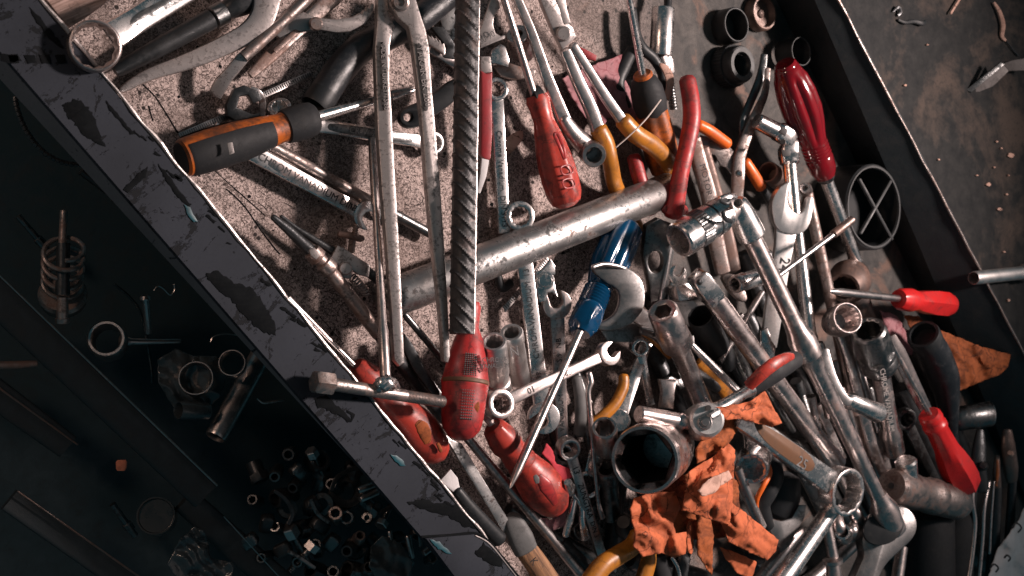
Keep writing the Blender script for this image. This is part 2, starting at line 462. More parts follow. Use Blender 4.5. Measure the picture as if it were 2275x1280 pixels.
def plastic(name, col, rough=.4, dirt=.4, dcol=(.02, .02, .02), bump=.12, coat=0, sc_=1.0, trans=0, lo=.52):
    m, nt, b = nodes(name); co = coords(nt)
    n1 = noise_(nt, co, 70*sc_, 8, .65, .5); n2 = noise_(nt, co, 330*sc_, 5, .7)
    scr = noise_(nt, coords(nt, (1300, 90, 140), (.6, .4, .9)), 1.0, 3, .6)
    dm = mth(nt, 'MULTIPLY', ramp(nt, mth(nt, 'ADD', mth(nt, 'MULTIPLY', n1, .65), mth(nt, 'MULTIPLY', n2, .35)), lo, lo+.13), dirt)
    sm_ = mth(nt, 'MULTIPLY', ramp(nt, scr, .64, .7), dirt)
    cc = mix(nt, dm, mix(nt, ramp(nt, n1, .35, .7), c4(col), c4([x*.8 for x in col])), c4(dcol))
    cc = mix(nt, sm_, cc, c4([x*.35 for x in col]))
    nt.links.new(cc, b.inputs['Base Color'])
    rr = N_(nt, 'ShaderNodeMapRange'); nt.links.new(n1, rr.inputs[0]); rr.inputs[1].default_value = .3; rr.inputs[2].default_value = .7
    rr.inputs[3].default_value = max(.05, rough-.12); rr.inputs[4].default_value = min(1, rough+.15); nt.links.new(rr.outputs[0], b.inputs['Roughness'])
    b.inputs['Coat Weight'].default_value = coat
    if trans: b.inputs['Transmission Weight'].default_value = trans; b.inputs['IOR'].default_value = 1.45
    bp = N_(nt, 'ShaderNodeBump'); bp.inputs['Strength'].default_value = bump; bp.inputs['Distance'].default_value = .001
    nt.links.new(mth(nt, 'ADD', mth(nt, 'MULTIPLY', n2, .5), mth(nt, 'SUBTRACT', n1, mth(nt, 'MULTIPLY', sm_, .4))), bp.inputs['Height']); nt.links.new(bp.outputs[0], b.inputs['Normal'])
    return m
steel('chrome', (.82, .78, .765), (.22, .40), .27, bump=.06)
steel('chrome_satin', (.86, .82, .80), (.38, .52), .2, bump=.06)
steel('chrome_warm', (.62, .54, .52), (.26, .44), .36, rust=.18, rcol=(.16, .07, .05), bump=.08)
steel('steel_satin', (.52, .48, .47), (.30, .46), .35, bump=.10)
steel('steel_grey', (.36, .345, .34), (.34, .5), .35, bump=.08)
steel('steel_pale', (.48, .43, .415), (.38, .55), .5, metallic=.75, bump=.15)
steel('steel_rusty', (.40, .34, .32), (.38, .6), .55, rust=.55, rcol=(.10, .05, .035), bump=.2)
steel('steel_brown', (.24, .19, .175), (.4, .6), .5, rust=.8, rcol=(.08, .045, .034), bump=.18)
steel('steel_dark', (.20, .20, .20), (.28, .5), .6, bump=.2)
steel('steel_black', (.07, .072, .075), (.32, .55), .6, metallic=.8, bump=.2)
steel('galvanized', (.56, .54, .53), (.36, .54), .65, rust=.12, bump=.14, sc_=.8)
steel('rebar_steel', (.055, .053, .054), (.42, .62), .5, rust=.22, rcol=(.10, .06, .05), metallic=.7, bump=.4)
plastic('red', (.38, .026, .026), .44, .75, bump=.14, dcol=(.05, .012, .012), lo=.49)
plastic('red_orange', (.40, .040, .026), .42, .75, bump=.16, dcol=(.05, .014, .012), lo=.49)
plastic('red_bright', (.54, .018, .018), .34, .4, bump=.06)
plastic('red_clear', (.15, .004, .008), .12, .3, coat=.6, bump=.05)
plastic('blue_clear', (.002, .040, .10), .16, .35, coat=.6, bump=.06)
plastic('orange', (.44, .10, .012), .48, .8, bump=.2, dcol=(.05, .018, .008), lo=.46)
plastic('orange_bright', (.66, .12, .015), .4, .3, bump=.12)
plastic('amber', (.40, .15, .018), .36, .45, bump=.14, dcol=(.05, .02, .008))
plastic('rubber', (.018, .019, .021), .65, .35, dcol=(.045, .043, .042), bump=.3)
plastic('rubber_grey', (.10, .10, .10), .6, .5, bump=.25)
plastic('grey_plastic', (.05, .052, .054), .5, .4, bump=.15)
plastic('black_plastic', (.016, .018, .020), .45, .3, dcol=(.05, .05, .05), bump=.15)
plastic('black_hose', (.011, .013, .016), .40, .5, dcol=(.06, .065, .07), bump=.5, sc_=1.3)
plastic('ink', (.014, .014, .015), .6, 0)
plastic('pale_ink', (.42, .38, .36), .5, .2)
plastic('recess', (.045, .042, .042), .6, .4)
plastic('recess_brown', (.12, .055, .025), .6, .5)
plastic('red_paint', (.30, .025, .03), .5, .6, bump=.3)
plastic('dull_metal', (.15, .13, .125), .6, .5, bump=.3)
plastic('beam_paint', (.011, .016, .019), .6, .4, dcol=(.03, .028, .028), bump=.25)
plastic('pink_cloth', (.34, .17, .185), .9, .75, dcol=(.22, .05, .06), bump=.5)
plastic('red_cloth', (.40, .03, .045), .9, .5, bump=.5)
plastic('white_cloth', (.72, .69, .69), .9, .55, dcol=(.30, .05, .07), bump=.5, lo=.6)
plastic('leather', (.50, .13, .055), .75, .6, dcol=(.12, .035, .02), bump=.25, sc_=.9, lo=.5)
plastic('leather_dark', (.33, .09, .03), .75, .65, dcol=(.04, .018, .012), bump=.3, lo=.48)
plastic('leather_pale', (.55, .34, .27), .75, .6, dcol=(.2, .1, .08), bump=.4)
plastic('wire', (.5, .42, .38), .5, .2)
plastic('plastic_sheet', (.05, .06, .065), .2, .3, coat=.3, bump=.4)
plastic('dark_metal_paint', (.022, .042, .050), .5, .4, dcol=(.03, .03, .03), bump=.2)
plastic('bare_patch', (.005, .006, .007), .8, .5, dcol=(.012, .012, .013), bump=.3)
M['bare_patch'].node_tree.nodes['Principled BSDF'].inputs['Specular IOR Level'].default_value = .05
plastic('teal_paint', (.0, .055, .075), .45, .4)
plastic('glass_lens', (.018, .012, .008), .3, .2, coat=.8)
plastic('orange_card', (.65, .20, .11), .8, .3)
plastic('mud', (.13, .08, .06), .95, .5, bump=.8)

def crackle(name, scale=38, w=.022, col=(.05, .015, .008, 1), amt=.8):
    m = M[name]; nt = m.node_tree; b = nt.nodes['Principled BSDF']; src = b.inputs['Base Color'].links[0].from_socket; co = coords(nt)
    v = N_(nt, 'ShaderNodeTexVoronoi', feature='DISTANCE_TO_EDGE'); v.inputs['Scale'].default_value = scale
    wp = N_(nt, 'ShaderNodeMix', data_type='VECTOR'); nn = N_(nt, 'ShaderNodeTexNoise'); nn.inputs['Scale'].default_value = 45; nn.inputs['Detail'].default_value = 4
    nt.links.new(co, nn.inputs['Vector']); wp.inputs[0].default_value = .03; nt.links.new(co, wp.inputs[4]); nt.links.new(nn.outputs['Color'], wp.inputs[5]); nt.links.new(wp.outputs[1], v.inputs['Vector'])
    k_ = mth(nt, 'MULTIPLY', ramp(nt, v.outputs['Distance'], w*.4, w, (1,1,1,1), (0,0,0,1)), mth(nt, 'MULTIPLY', ramp(nt, noise_(nt, co, 24, 3), .42, .55), amt))
    big = mth(nt, 'MULTIPLY', ramp(nt, noise_(nt, co, 30, 6, .65, .7), .52, .64), .55)
    nt.links.new(mix(nt, k_, mix(nt, big, src, col), col), b.inputs['Base Color'])
crackle('leather'); crackle('leather_dark'); crackle('leather_pale', 50); crackle('red', 30, .015, (.06, .01, .01, 1), .6); crackle('red_orange', 34, .015, (.06, .012, .01, 1), .6)
crackle('orange', 34, .014, (.05, .02, .01, 1), .5); crackle('amber', 34, .016, (.06, .025, .01, 1), .5); crackle('pink_cloth', 60, .03, (.16, .05, .06, 1), .7)
for _n, _v in (('rubber', .25), ('black_plastic', .3), ('grey_plastic', .3), ('leather', .2), ('leather_dark', .2), ('leather_pale', .2), ('pink_cloth', .15), ('white_cloth', .15)): M[_n].node_tree.nodes['Principled BSDF'].inputs['Specular IOR Level'].default_value = _v
def mat_floor():
    m, nt, b = nodes('drawer_liner')
    t = N_(nt, 'ShaderNodeTexCoord'); co = t.outputs['Object']
    ge = N_(nt, 'ShaderNodeSeparateXYZ'); nt.links.new(t.outputs['Object'], ge.inputs[0])
    big = noise_(nt, co, 7, 5, .6, .6); mid = noise_(nt, co, 45, 7, .65, .8); fine = noise_(nt, co, 300, 5, .78, 1.8); fine2 = noise_(nt, co, 900, 3, .7)
    scr = N_(nt, 'ShaderNodeTexVoronoi', feature='DISTANCE_TO_EDGE'); scr.inputs['Scale'].default_value = 210
    wp = N_(nt, 'ShaderNodeMix', data_type='VECTOR'); 
    nn = N_(nt, 'ShaderNodeTexNoise'); nn.inputs['Scale'].default_value = 190; nt.links.new(co, nn.inputs['Vector'])
    wp.inputs[0].default_value = .012; nt.links.new(co, wp.inputs[4]); nt.links.new(nn.outputs['Color'], wp.inputs[5]); nt.links.new(wp.outputs[1], scr.inputs['Vector'])
    worms = ramp(nt, scr.outputs['Distance'], .02, .09)
    # pale near, oily and darker far; light fall-off partly put into the colour
    # along the drawer: u grows away from the near rail
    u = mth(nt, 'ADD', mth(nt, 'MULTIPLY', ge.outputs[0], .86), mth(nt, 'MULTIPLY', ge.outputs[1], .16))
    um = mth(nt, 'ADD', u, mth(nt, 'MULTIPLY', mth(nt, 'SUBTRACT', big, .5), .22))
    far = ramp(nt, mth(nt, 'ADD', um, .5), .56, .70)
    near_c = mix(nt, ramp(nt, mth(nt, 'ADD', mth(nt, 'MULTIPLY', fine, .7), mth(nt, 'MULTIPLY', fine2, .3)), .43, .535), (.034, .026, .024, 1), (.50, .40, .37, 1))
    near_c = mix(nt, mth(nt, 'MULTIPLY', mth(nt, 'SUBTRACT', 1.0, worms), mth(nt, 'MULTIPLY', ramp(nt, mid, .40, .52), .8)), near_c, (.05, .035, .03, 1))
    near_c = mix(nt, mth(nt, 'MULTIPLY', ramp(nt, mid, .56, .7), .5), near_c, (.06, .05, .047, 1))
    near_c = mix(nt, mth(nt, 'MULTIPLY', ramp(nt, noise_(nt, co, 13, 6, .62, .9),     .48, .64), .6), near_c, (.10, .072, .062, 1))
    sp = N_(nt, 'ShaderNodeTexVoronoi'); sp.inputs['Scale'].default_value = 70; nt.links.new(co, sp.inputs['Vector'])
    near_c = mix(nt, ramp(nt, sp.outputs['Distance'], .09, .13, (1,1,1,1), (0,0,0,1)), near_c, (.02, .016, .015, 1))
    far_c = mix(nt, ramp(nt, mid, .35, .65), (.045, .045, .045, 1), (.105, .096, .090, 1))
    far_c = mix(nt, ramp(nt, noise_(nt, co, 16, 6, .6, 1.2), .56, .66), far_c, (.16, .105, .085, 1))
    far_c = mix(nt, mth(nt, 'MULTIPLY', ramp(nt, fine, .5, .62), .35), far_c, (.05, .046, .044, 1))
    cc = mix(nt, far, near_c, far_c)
    nt.links.new(cc, b.inputs['Base Color']); b.inputs['Roughness'].default_value = .8; b.inputs['Specular IOR Level'].default_value = .2
    bp = N_(nt, 'ShaderNodeBump'); bp.inputs['Strength'].default_value = .5; bp.inputs['Distance'].default_value = .0012
    nt.links.new(mth(nt, 'ADD', fine, mth(nt, 'MULTIPLY', worms, .5)), bp.inputs['Height']); nt.links.new(bp.outputs[0], b.inputs['Normal'])
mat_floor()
def mat_paint(name, col, chip, along, amount=.6, rough=.75):
    m, nt, b = nodes(name)
    co = coords(nt, (1, 1, 1), None); cs = coords(nt, along[0], along[1])
    n1 = noise_(nt, cs, 46, 10, .72, .6); n2 = noise_(nt, co, 160, 8, .75, .6); n3 = noise_(nt, co, 14, 5, .6); n4 = noise_(nt, co, 600, 4, .6)
    k1 = ramp(nt, mth(nt, 'ADD', mth(nt, 'MULTIPLY', n1, .72), mth(nt, 'MULTIPLY', n2, .28)), amount, amount+.007)
    k2 = ramp(nt, noise_(nt, cs, 90, 6, .7, .9),   .612, .622)
    ch = mth(nt, 'MAXIMUM', k1, k2)
    base = mix(nt, ramp(nt, n3, .35, .68), c4([x*.7 for x in col]), c4(col))
    base = mix(nt, mth(nt, 'MULTIPLY', ramp(nt, n4, .5, .7), .3), base, c4([x*.55 for x in col]))
    nt.links.new(mix(nt, ch, base, c4(chip)), b.inputs['Base Color'])
    b.inputs['Roughness'].default_value = rough; b.inputs['Specular IOR Level'].default_value = .15
    bp = N_(nt, 'ShaderNodeBump'); bp.inputs['Strength'].default_value = .5; bp.inputs['Distance'].default_value = .0008
    nt.links.new(mth(nt, 'SUBTRACT', mth(nt, 'MULTIPLY', n4, .12), ch), bp.inputs['Height']); nt.links.new(bp.outputs[0], b.inputs['Normal'])
mat_paint('rail_paint', (.026, .030, .039), (.006, .007, .009), ((1.0, .38, 1), (0, 0, math.radians(49))), .552)
mat_paint('lip_paint', (.13, .135, .15), (.014, .015, .018), ((1.0, .3, 1), (0, 0, math.radians(49))), .60)
def mat_bench():
    m, nt, b = nodes('bench_metal'); co = coords(nt)
    n1 = noise_(nt, co, 9, 7, .62, .8); n2 = noise_(nt, co, 60, 7, .7); n3 = noise_(nt, co, 300, 4, .7)
    c = mix(nt, ramp(nt, n2, .35, .68), (.014, .015, .016, 1), (.030, .0295, .029, 1))
    c = mix(nt, ramp(nt, mth(nt, 'ADD', mth(nt, 'MULTIPLY', n1, .75), mth(nt, 'MULTIPLY', n2, .25)), .50, .62), c, (.066, .050, .042, 1))
    c = mix(nt, mth(nt, 'MULTIPLY', ramp(nt, n3, .54, .66), .5), c, (.015, .015, .016, 1))
    nt.links.new(c, b.inputs['Base Color']); b.inputs['Roughness'].default_value = .8; b.inputs['Specular IOR Level'].default_value = .15
    bp = N_(nt, 'ShaderNodeBump'); bp.inputs['Strength'].default_value = .5; bp.inputs['Distance'].default_value = .0015
    nt.links.new(mth(nt, 'ADD', n2, mth(nt, 'MULTIPLY', n3, .4)), bp.inputs['Height']); nt.links.new(bp.outputs[0], b.inputs['Normal'])
mat_bench()
def mat_wood(name, ca, cb, rot):
    m, nt, b = nodes(name); cs = coords(nt, (380, 22, 22), rot); co = coords(nt)
    n1 = noise_(nt, cs, 1, 6, .6, .4); n2 = noise_(nt, co, 130, 6, .7)
    c = mix(nt, ramp(nt, n1, .38, .62), c4(ca), c4(cb)); c = mix(nt, mth(nt, 'MULTIPLY', ramp(nt, n2, .54, .66), .5), c, (.03, .02, .015, 1))
    nt.links.new(c, b.inputs['Base Color']); b.inputs['Roughness'].default_value = .7
    bp = N_(nt, 'ShaderNodeBump'); bp.inputs['Strength'].default_value = .6; bp.inputs['Distance'].default_value = .001
    nt.links.new(n1, bp.inputs['Height']); nt.links.new(bp.outputs[0], b.inputs['Normal'])
mat_wood('pale_wood', (.24, .15, .12), (.52, .36, .31), (0, 0, math.radians(60)))
mat_wood('handle_wood', (.09, .045, .025), (.30, .15, .07), (0, 0, math.radians(-35)))

# ================================================================ the drawer, the bench and the tray below
HR = 70
def ext(p, q, h, a, b):                       # a line through two photo points, stretched: fractions a..b
    P, Q = W(p[0], p[1], h), W(q[0], q[1], h); return P + (Q-P)*a, P + (Q-P)*b
in0, in1 = ext((225, 165), (1040, 1150), HR, -.45, 1.5)
ou0, ou1 = ext((18, 135), (936, 1192), HR, -.35, 1.4)
lp0, lp1 = ext((0, 176), (1020, 1280), HR-16, -.35, 1.35)
ri0, ri1 = ext((1860, 0), (2275, 790), HR, -.5, 2.0)
ft0, ft1 = ext((1735, 20), (2040, 640), 0, -.6, 2.3)
Z = lambda v, z: Vector((v.x, v.y, z*.001))
drawer = T('tool_drawer', 'worn grey metal drawer with chipped paint rail full of hand tools', 'drawer', 1100, 640)  # the drawer that holds the tools
def quadgrid(name, a, b, c, d, mat, parent, n=1):
    return mk(name, [a, b, c, d], [(0, 1, 2, 3)], mat, parent)
# bottom
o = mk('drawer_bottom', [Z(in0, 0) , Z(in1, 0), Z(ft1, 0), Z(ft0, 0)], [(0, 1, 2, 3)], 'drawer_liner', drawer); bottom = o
if o.data.polygons[0].normal.z < 0: o.data.flip_normals()
# near rail: folded sheet with top face, sloping lip and inner face
def prism(name, secs, mat, parent, closed=True):
    n = len(secs[0]); V = [p for s_ in secs for p in s_]; F = []
    for j in range(len(secs)-1):
        for i in range(n if closed else n-1):
            i2 = (i+1) % n; F.append((j*n+i, j*n+i2, (j+1)*n+i2, (j+1)*n+i))
    if closed: F.append(list(range(n))[::-1]); F.append(list(range((len(secs)-1)*n, len(secs)*n)))
    o = mk(name, V, F, mat, parent, 25)
    import bmesh
    bm = bmesh.new(); bm.from_mesh(o.data); bmesh.ops.recalc_face_normals(bm, faces=bm.faces); bm.to_mesh(o.data); bm.free()
    return o
nrm = (in0-ou0); nrm = (nrm - (in1-in0).normalized()*nrm.dot((in1-in0).normalized())).normalized()
rail = prism('rail', [[in0, ou0, ou0 - Vector((0,0,.006)), in0 - Vector((0,0,.006))], [in1, ou1, ou1 - Vector((0,0,.006)), in1 - Vector((0,0,.006))]], 'rail_paint', drawer)
prism('rail_lip', [[ou0 + nrm*.0005 - Vector((0,0,.0005)), lp0, lp0 + nrm*.006 - Vector((0,0,.002)), ou0 + nrm*.012 - Vector((0,0,.007))], [ou1 + nrm*.0005 - Vector((0,0,.0005)), lp1, lp1 + nrm*.006 - Vector((0,0,.002)), ou1 + nrm*.012 - Vector((0,0,.007))]], 'lip_paint', drawer)
prism('side_wall', [[Z(in0, 63.5), Z(in0, -1), Z(in0 - nrm*.004, -1), Z(in0 - nrm*.004, 63.5)], [Z(in1, 63.5), Z(in1, -1), Z(in1 - nrm*.004, -1), Z(in1 - nrm*.004, 63.5)]], 'steel_dark', drawer)
def jag(p, q, n, amp, seed):                  # slightly dented bright edge line
    r = random.Random(seed); out = []
    for i in range(n+1):
        v = p + (q-p)*(i/n); out.append((v + nrm*r.uniform(-amp, amp) + Vector((0, 0, r.uniform(0, amp))), .0011 + r.uniform(-.0003, .0004)))
    return out
SWW(drawer, 'lit_worn_edge', 'steel_pale', jag(in0 + nrm*.0006, in1 + nrm*.0006, 90, .0006, 3), n=2, seg=8)  # pale line paints the light caught along the rail's inner edge
# far wall and its bright folded edge
prism('side_wall', [[ri0, Z(ft0, -1), Z(ft0 + nrm*.004, -1), ri0 + nrm*.004], [ri1, Z(ft1, -1), Z(ft1 + nrm*.004, -1), ri1 + nrm*.004]], 'beam_paint', drawer)
SWW(drawer, 'lit_worn_edge', 'steel_rusty', jag(ri0 + Vector((0,0,.0008)), ri1 + Vector((0,0,.0008)), 60, .0005, 5), n=2, seg=8)
# flaked patches of bare metal and teal undercoat on the rail
def patch(out, mat='bare_patch', seed=0, name='bare_patch', h=HR+.25, rough=5):
    r = random.Random(seed); res = []
    n = len(out)
    for i in range(n):
        a, b = out[i], out[(i+1) % n]; m = max(2, int(math.hypot(a[0]-b[0], a[1]-b[1])/6))
        for j in range(m):
            t = j/m; res.append((a[0]+(b[0]-a[0])*t + r.uniform(-rough, rough)*.6, a[1]+(b[1]-a[1])*t + r.uniform(-rough, rough)*.6))
    PL(rail, name, mat, res, h=h, th=.35, bev=.05, k=0)
patch([(140,232),(165,222),(185,228),(196,240),(214,266),(218,292),(233,325),(215,318),(185,300),(165,272),(148,258)], seed=1)
patch([(455,612),(480,600),(520,628),(560,640),(590,680),(608,715),(612,745),(580,738),(545,700),(515,668),(480,640)], seed=2)
patch([(700,885),(725,880),(752,905),(775,925),(782,930),(768,912),(790,920),(775,940),(745,918),(705,905)], seed=3)
patch([(985,1120),(1030,1122),(1060,1150),(1075,1180),(1030,1170),(1000,1150),(905,1118),(940,1110)], seed=4)
patch([(65,15),(85,35),(110,65),(128,85),(142,106),(130,105),(105,80),(80,45)], seed=5, rough=3)
patch([(235,222),(252,240),(275,270),(300,298),(290,298),(262,265),(240,240)], seed=6, rough=3)
for i, x in enumerate((30, 68, 100, 135)): patch([(x-14, 122), (x+8, 122), (x+14, 140), (x-6, 142)], seed=20+i, rough=2)
patch([(275,420),(310,385),(330,370),(322,395),(300,412),(285,428)], seed=8, rough=3)
patch([(352,364),(375,390),(400,425),(425,455),(418,462),(385,425),(360,385)], seed=9, rough=3)
patch([(0,120),(40,120),(50,135),(20,140),(0,136)], seed=12, rough=3)
for i in range(34):                           # long flakes along the inner edge
    r = random.Random(100+i); t = r.random(); x = 300+t*720; y = 255+t*870; d = r.uniform(4, 26)
    x -= d; y += d*.35; l = r.uniform(7, 26); w_ = r.uniform(2, 6)
    patch([(x, y), (x+l*.6+w_, y+l*.78-w_*.5), (x+l*.6, y+l*.8), (x-w_, y+w_)], seed=200+i, rough=2.5)
patch([(410,455),(424,462),(432,482),(440,492),(430,494),(416,475)], 'teal_paint', 31, 'teal_patch', HR+.5, 2)
patch([(868,1010),(882,1012),(896,1024),(900,1036),(888,1034),(874,1022)], 'teal_paint', 32, 'teal_patch', HR+.5, 2)
patch([(955,1198),(975,1204),(992,1218),(1004,1232),(985,1226),(965,1212)], 'teal_paint', 33, 'teal_patch', HR+4.2, 3)
PL(drawer, 'corner_plate', 'rail_paint', [(944,1196),(1052,1187),(1085,1208),(1190,1330),(1045,1330)], h=HR+2, th=3.5, bev=.5, k=0)
SW(drawer, 'joint_gap', 'bare_patch', [(936,1193,HR+1.5,3), (1000,1190,HR+1.5,4), (1056,1186,HR+1.5,4), (1085,1204,HR+1.5,4), (1130,1256,HR+1.5,4), (1180,1318,HR+1.5,4)], .5, seg=8)
SW(drawer, 'lit_worn_edge', 'steel_pale', [(1056,1190,HR+4,1.5), (1088,1209,HR+4,2), (1132,1262,HR+4,1.5), (1176,1318,HR+4,1.5)], .8, seg=8)  # lit edge of the corner plate, painted as a pale line
patch([(1075,1205),(1115,1245),(1120,1262),(1085,1250),(1055,1230)], seed=41, h=HR+4, rough=4)
rs = random.Random(77)
def crack(pts, r=.9):
    SW(bottom, 'crack', 'bare_patch', [(x, y, .3, r*rs.uniform(.6, 1.3)) for x, y in pts], .3, n=5, seg=6)
crack([(318,188),(345,215),(368,250),(392,290),(402,302)], 1.6); crack([(503,420),(528,442),(552,470),(575,505),(605,545),(622,565)], 1.6)
crack([(460,362),(500,400),(540,435),(590,480)], 1.1); crack([(330,235),(338,262),(341,268)], 1.4); crack([(700,690),(725,720),(760,760)], 1)
for i in range(16):
    x, y, r = rs.choice([(920,430,22),(905,455,30),(1330,590,26),(1290,570,22),(1110,640,24),(1085,655,18),(1235,560,30),(930,560,20),(1310,620,28)])
    x += rs.uniform(-22, 22); y += rs.uniform(-22, 22); a0 = rs.uniform(0, 6.3); r *= rs.uniform(.5, 1.2)
    crack([(x + r*math.cos(a0 + t*.55), y + .8*r*math.sin(a0 + t*.55)) for t in range(6)], .6)
for i in range(40):
    x, y = rs.uniform(300, 1000), rs.uniform(150, 760)
    if (x-225) < (y-165)*.83 + 30: continue
    an = rs.uniform(0, 6.3); l = rs.uniform(8, 34); crack([(x, y), (x + l*.5*math.cos(an) + 2, y + l*.5*math.sin(an)), (x + l*math.cos(an), y + l*math.sin(an))], .6)
for i in range(60):                           # specks of oily grit on the liner
    x, y = rs.uniform(270, 1340), rs.uniform(100, 860)
    if (x-225) < (y-165)*.83 + 24: continue
    r = rs.uniform(1.2, 4.5); patch_ = [(x + r*rs.uniform(.6, 1.2)*math.cos(j*.9), y + r*rs.uniform(.6, 1.2)*math.sin(j*.9)) for j in range(7)]
    PL(bottom, 'oil_spot', 'bare_patch', patch_, h=.2, th=.3, bev=.05, k=0)
# bench to the right
e = nrm
bn0, bn1 = ri0 + nrm*.0045, ri1 + nrm*.0045
o = mk('workbench_top', [Z(bn0, 60), Z(bn1, 60), Z(bn1 + nrm*.9, 60), Z(bn0 + nrm*.9, 60)], [(0, 1, 2, 3)], 'bench_metal', ('structure',))
if o.data.polygons[0].normal.z < 0: o.data.flip_normals()
# floor of the tray below
LZ = -165
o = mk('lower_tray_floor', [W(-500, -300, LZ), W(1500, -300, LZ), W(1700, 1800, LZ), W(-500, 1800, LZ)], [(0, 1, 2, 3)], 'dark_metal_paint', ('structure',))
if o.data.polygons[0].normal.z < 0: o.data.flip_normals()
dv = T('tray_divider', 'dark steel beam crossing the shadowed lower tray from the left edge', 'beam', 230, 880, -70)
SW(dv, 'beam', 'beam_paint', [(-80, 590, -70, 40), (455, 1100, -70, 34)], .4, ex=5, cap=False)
SW(dv, 'lit_worn_edge', 'steel_satin', [(-60, 555, -56, 2), (482, 1078, -56, 2.5)], 1, seg=8)  # pale line paints the light on the beam's top edge
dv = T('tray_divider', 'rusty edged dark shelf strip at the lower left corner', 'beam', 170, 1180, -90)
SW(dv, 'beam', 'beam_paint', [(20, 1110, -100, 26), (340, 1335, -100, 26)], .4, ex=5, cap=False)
SW(dv, 'lit_worn_edge', 'steel_brown', [(40, 1092, -90, 2), (335, 1300, -90, 2.5)], 1, seg=8)  # lighter line paints the lit edge of the strip
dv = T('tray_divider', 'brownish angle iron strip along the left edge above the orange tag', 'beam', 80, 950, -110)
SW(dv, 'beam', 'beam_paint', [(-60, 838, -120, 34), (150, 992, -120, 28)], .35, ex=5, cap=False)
SW(dv, 'lit_worn_edge', 'steel_brown', [(-30, 842, -108, 2.5), (172, 988, -108, 2)], 1, seg=8)  # lit edge of this strip, put in as a lighter line
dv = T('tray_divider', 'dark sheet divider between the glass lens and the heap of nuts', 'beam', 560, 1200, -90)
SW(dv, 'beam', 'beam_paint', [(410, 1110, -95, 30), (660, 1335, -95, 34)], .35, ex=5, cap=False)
SW(dv, 'lit_worn_edge', 'steel_satin', [(498, 1148, -80, 1.5), (642, 1305, -80, 1.5)], 1, seg=6)  # thin pale line paints the divider's lit edge

# ================================================================ tools, upper left
W_ = T('wood_board', 'rough pale wooden board in the top left corner behind the large ring spanner', 'board', 165, 30, 10)
PL(W_, 'board', 'pale_wood', [(60,-60),(250,-60),(243,-5),(225,14),(190,40),(152,64),(140,58),(92,-2)], h=30, th=16, bev=1.2, k=.2)
g = WR('ring_spanner', 'large chrome ring spanner with knurled handle resting on the chipped rail', (245, 82, 77), (500, -80, 44), 60, None, None, 'chrome', th=11, cat='spanner', bv=3.5, w2=66)
L(g, 'ring_head', 'chrome_warm', (212, 101, 84), (207, 105, 71.5), [(1, 45, 's'), (.2, 47, 's'), (.05, 49.5), (0, 52), (.02, 54.5), (.14, 57.5), (.6, 58.5), (1, 56)])
PL(g, 'knurled_panel', 'steel_dark', smooth2([(285,52),(300,30),(345,8),(400,-22),(440,-40),(430,-20),(390,8),(340,38),(300,62)], 2), axis=((245,82,83.4),(500,-80,50.4)), th=.6, bev=.1)
for i in range(15):
    for j in (-1, 0, 1):
        x, y = 305 + i*8 + j*4, 44 - i*5.2 + j*7
        if i % 2 == 0 or j: L(g, 'knurl', 'chrome', (x, y, 83 - 33*(x-245)/255), (x+3, y-2, 83 - 33*(x-242)/255), [(0, 0), (.2, 1.4), (.8, 1.4), (1, 0)], seg=6)
b_ = T('punch', 'black round punch with a tapered tip lying below the large ring spanner', 'punch', 375, 95, 20)
L(b_, 'shank', 'steel_black', (253, 160, 14), (470, 42, 22), [(0, 0), (.01, 12), (.05, 16), (.5, 21), (.93, 23), (1, 23)])
L(b_, 'collar', 'steel_dark', (470, 42, 22), (500, 26, 22), [(0, 20), (.1, 26), (.9, 26), (1, 20)])
L(b_, 'butt', 'steel_black', (500, 26, 22), (560, -10, 24), [(0, 18), (.1, 22), (.5, 30), (1, 34)])
p = T('pump_pliers', 'water pump pliers with a pale curved handle and an open toothed jaw', 'pliers', 500, 100, 12)
PL(p, 'handle', 'steel_pale', [(259,197),(316,155),(404,122),(492,81),(541,53),(562,21),(560,-20),(628,-20),(621,10),(610,50),(592,80),(560,98),(527,113),(440,151),(327,180),(271,211)], h=22, th=9, bev=2, sm=2)
PL(p, 'jaw', 'steel_pale', [(600,72),(650,36),(672,27),(700,40),(746,44),(781,38),(798,29),(801,32),(806,22),(810,26),(813,15),(818,19),(822,8),(829,10),(826,30),(810,54),(776,71),(745,74),(711,68),(669,71),(620,86)], h=24, th=9, bev=1.6)
L(p, 'pivot', 'steel_rusty', (700, 54, 24), (703, 53, 31), [(0, 15), (.8, 15), (1, 12), (1, 0)])
k_ = T('worn_pliers', 'brown rusty pliers handle with an oval groove under the pry bar', 'pliers', 640, 100, 10)
SW(k_, 'handle', 'steel_rusty', [(556, 168, 10, 9), (600, 125, 11, 15), (660, 68, 13, 17), (752, -15, 15, 18)], .5, ex=4)
SW(k_, 'groove', 'steel_brown', [(610, 115, 16, 6), (650, 78, 17.6, 7), (690, 42, 19, 6)], .3, n=6)
k_ = T('pry_bar', 'flat tipped pry bar with a worn rusty blade pointing down left', 'pry bar', 560, 120, 20)
SW(k_, 'shank', 'steel_rusty', [(540, 128, 30, 13), (600, 74, 33, 13), (700, -20, 38, 13)], 1.0, cap=False)
PL(k_, 'blade', 'steel_pale', [(466,199),(478,176),(505,148),(528,120),(546,112),(556,130),(540,150),(516,178),(490,220),(478,214)], axis=((472,207,14),(548,122,30)), th=5, bev=1.2)
h_ = T('rubber_hose', 'black rubber hose with an open cut end under the long pliers', 'hose', 860, 110, 18)
P = [(718, 210, 20, 34), (760, 150, 20, 34), (805, 105, 20, 33), (870, 75, 20, 32), (940, 35, 20, 31), (1010, -25, 20, 30)]
SW(h_, 'hose', 'black_hose', P, 1.0, n=9, seg=32, cap=False)
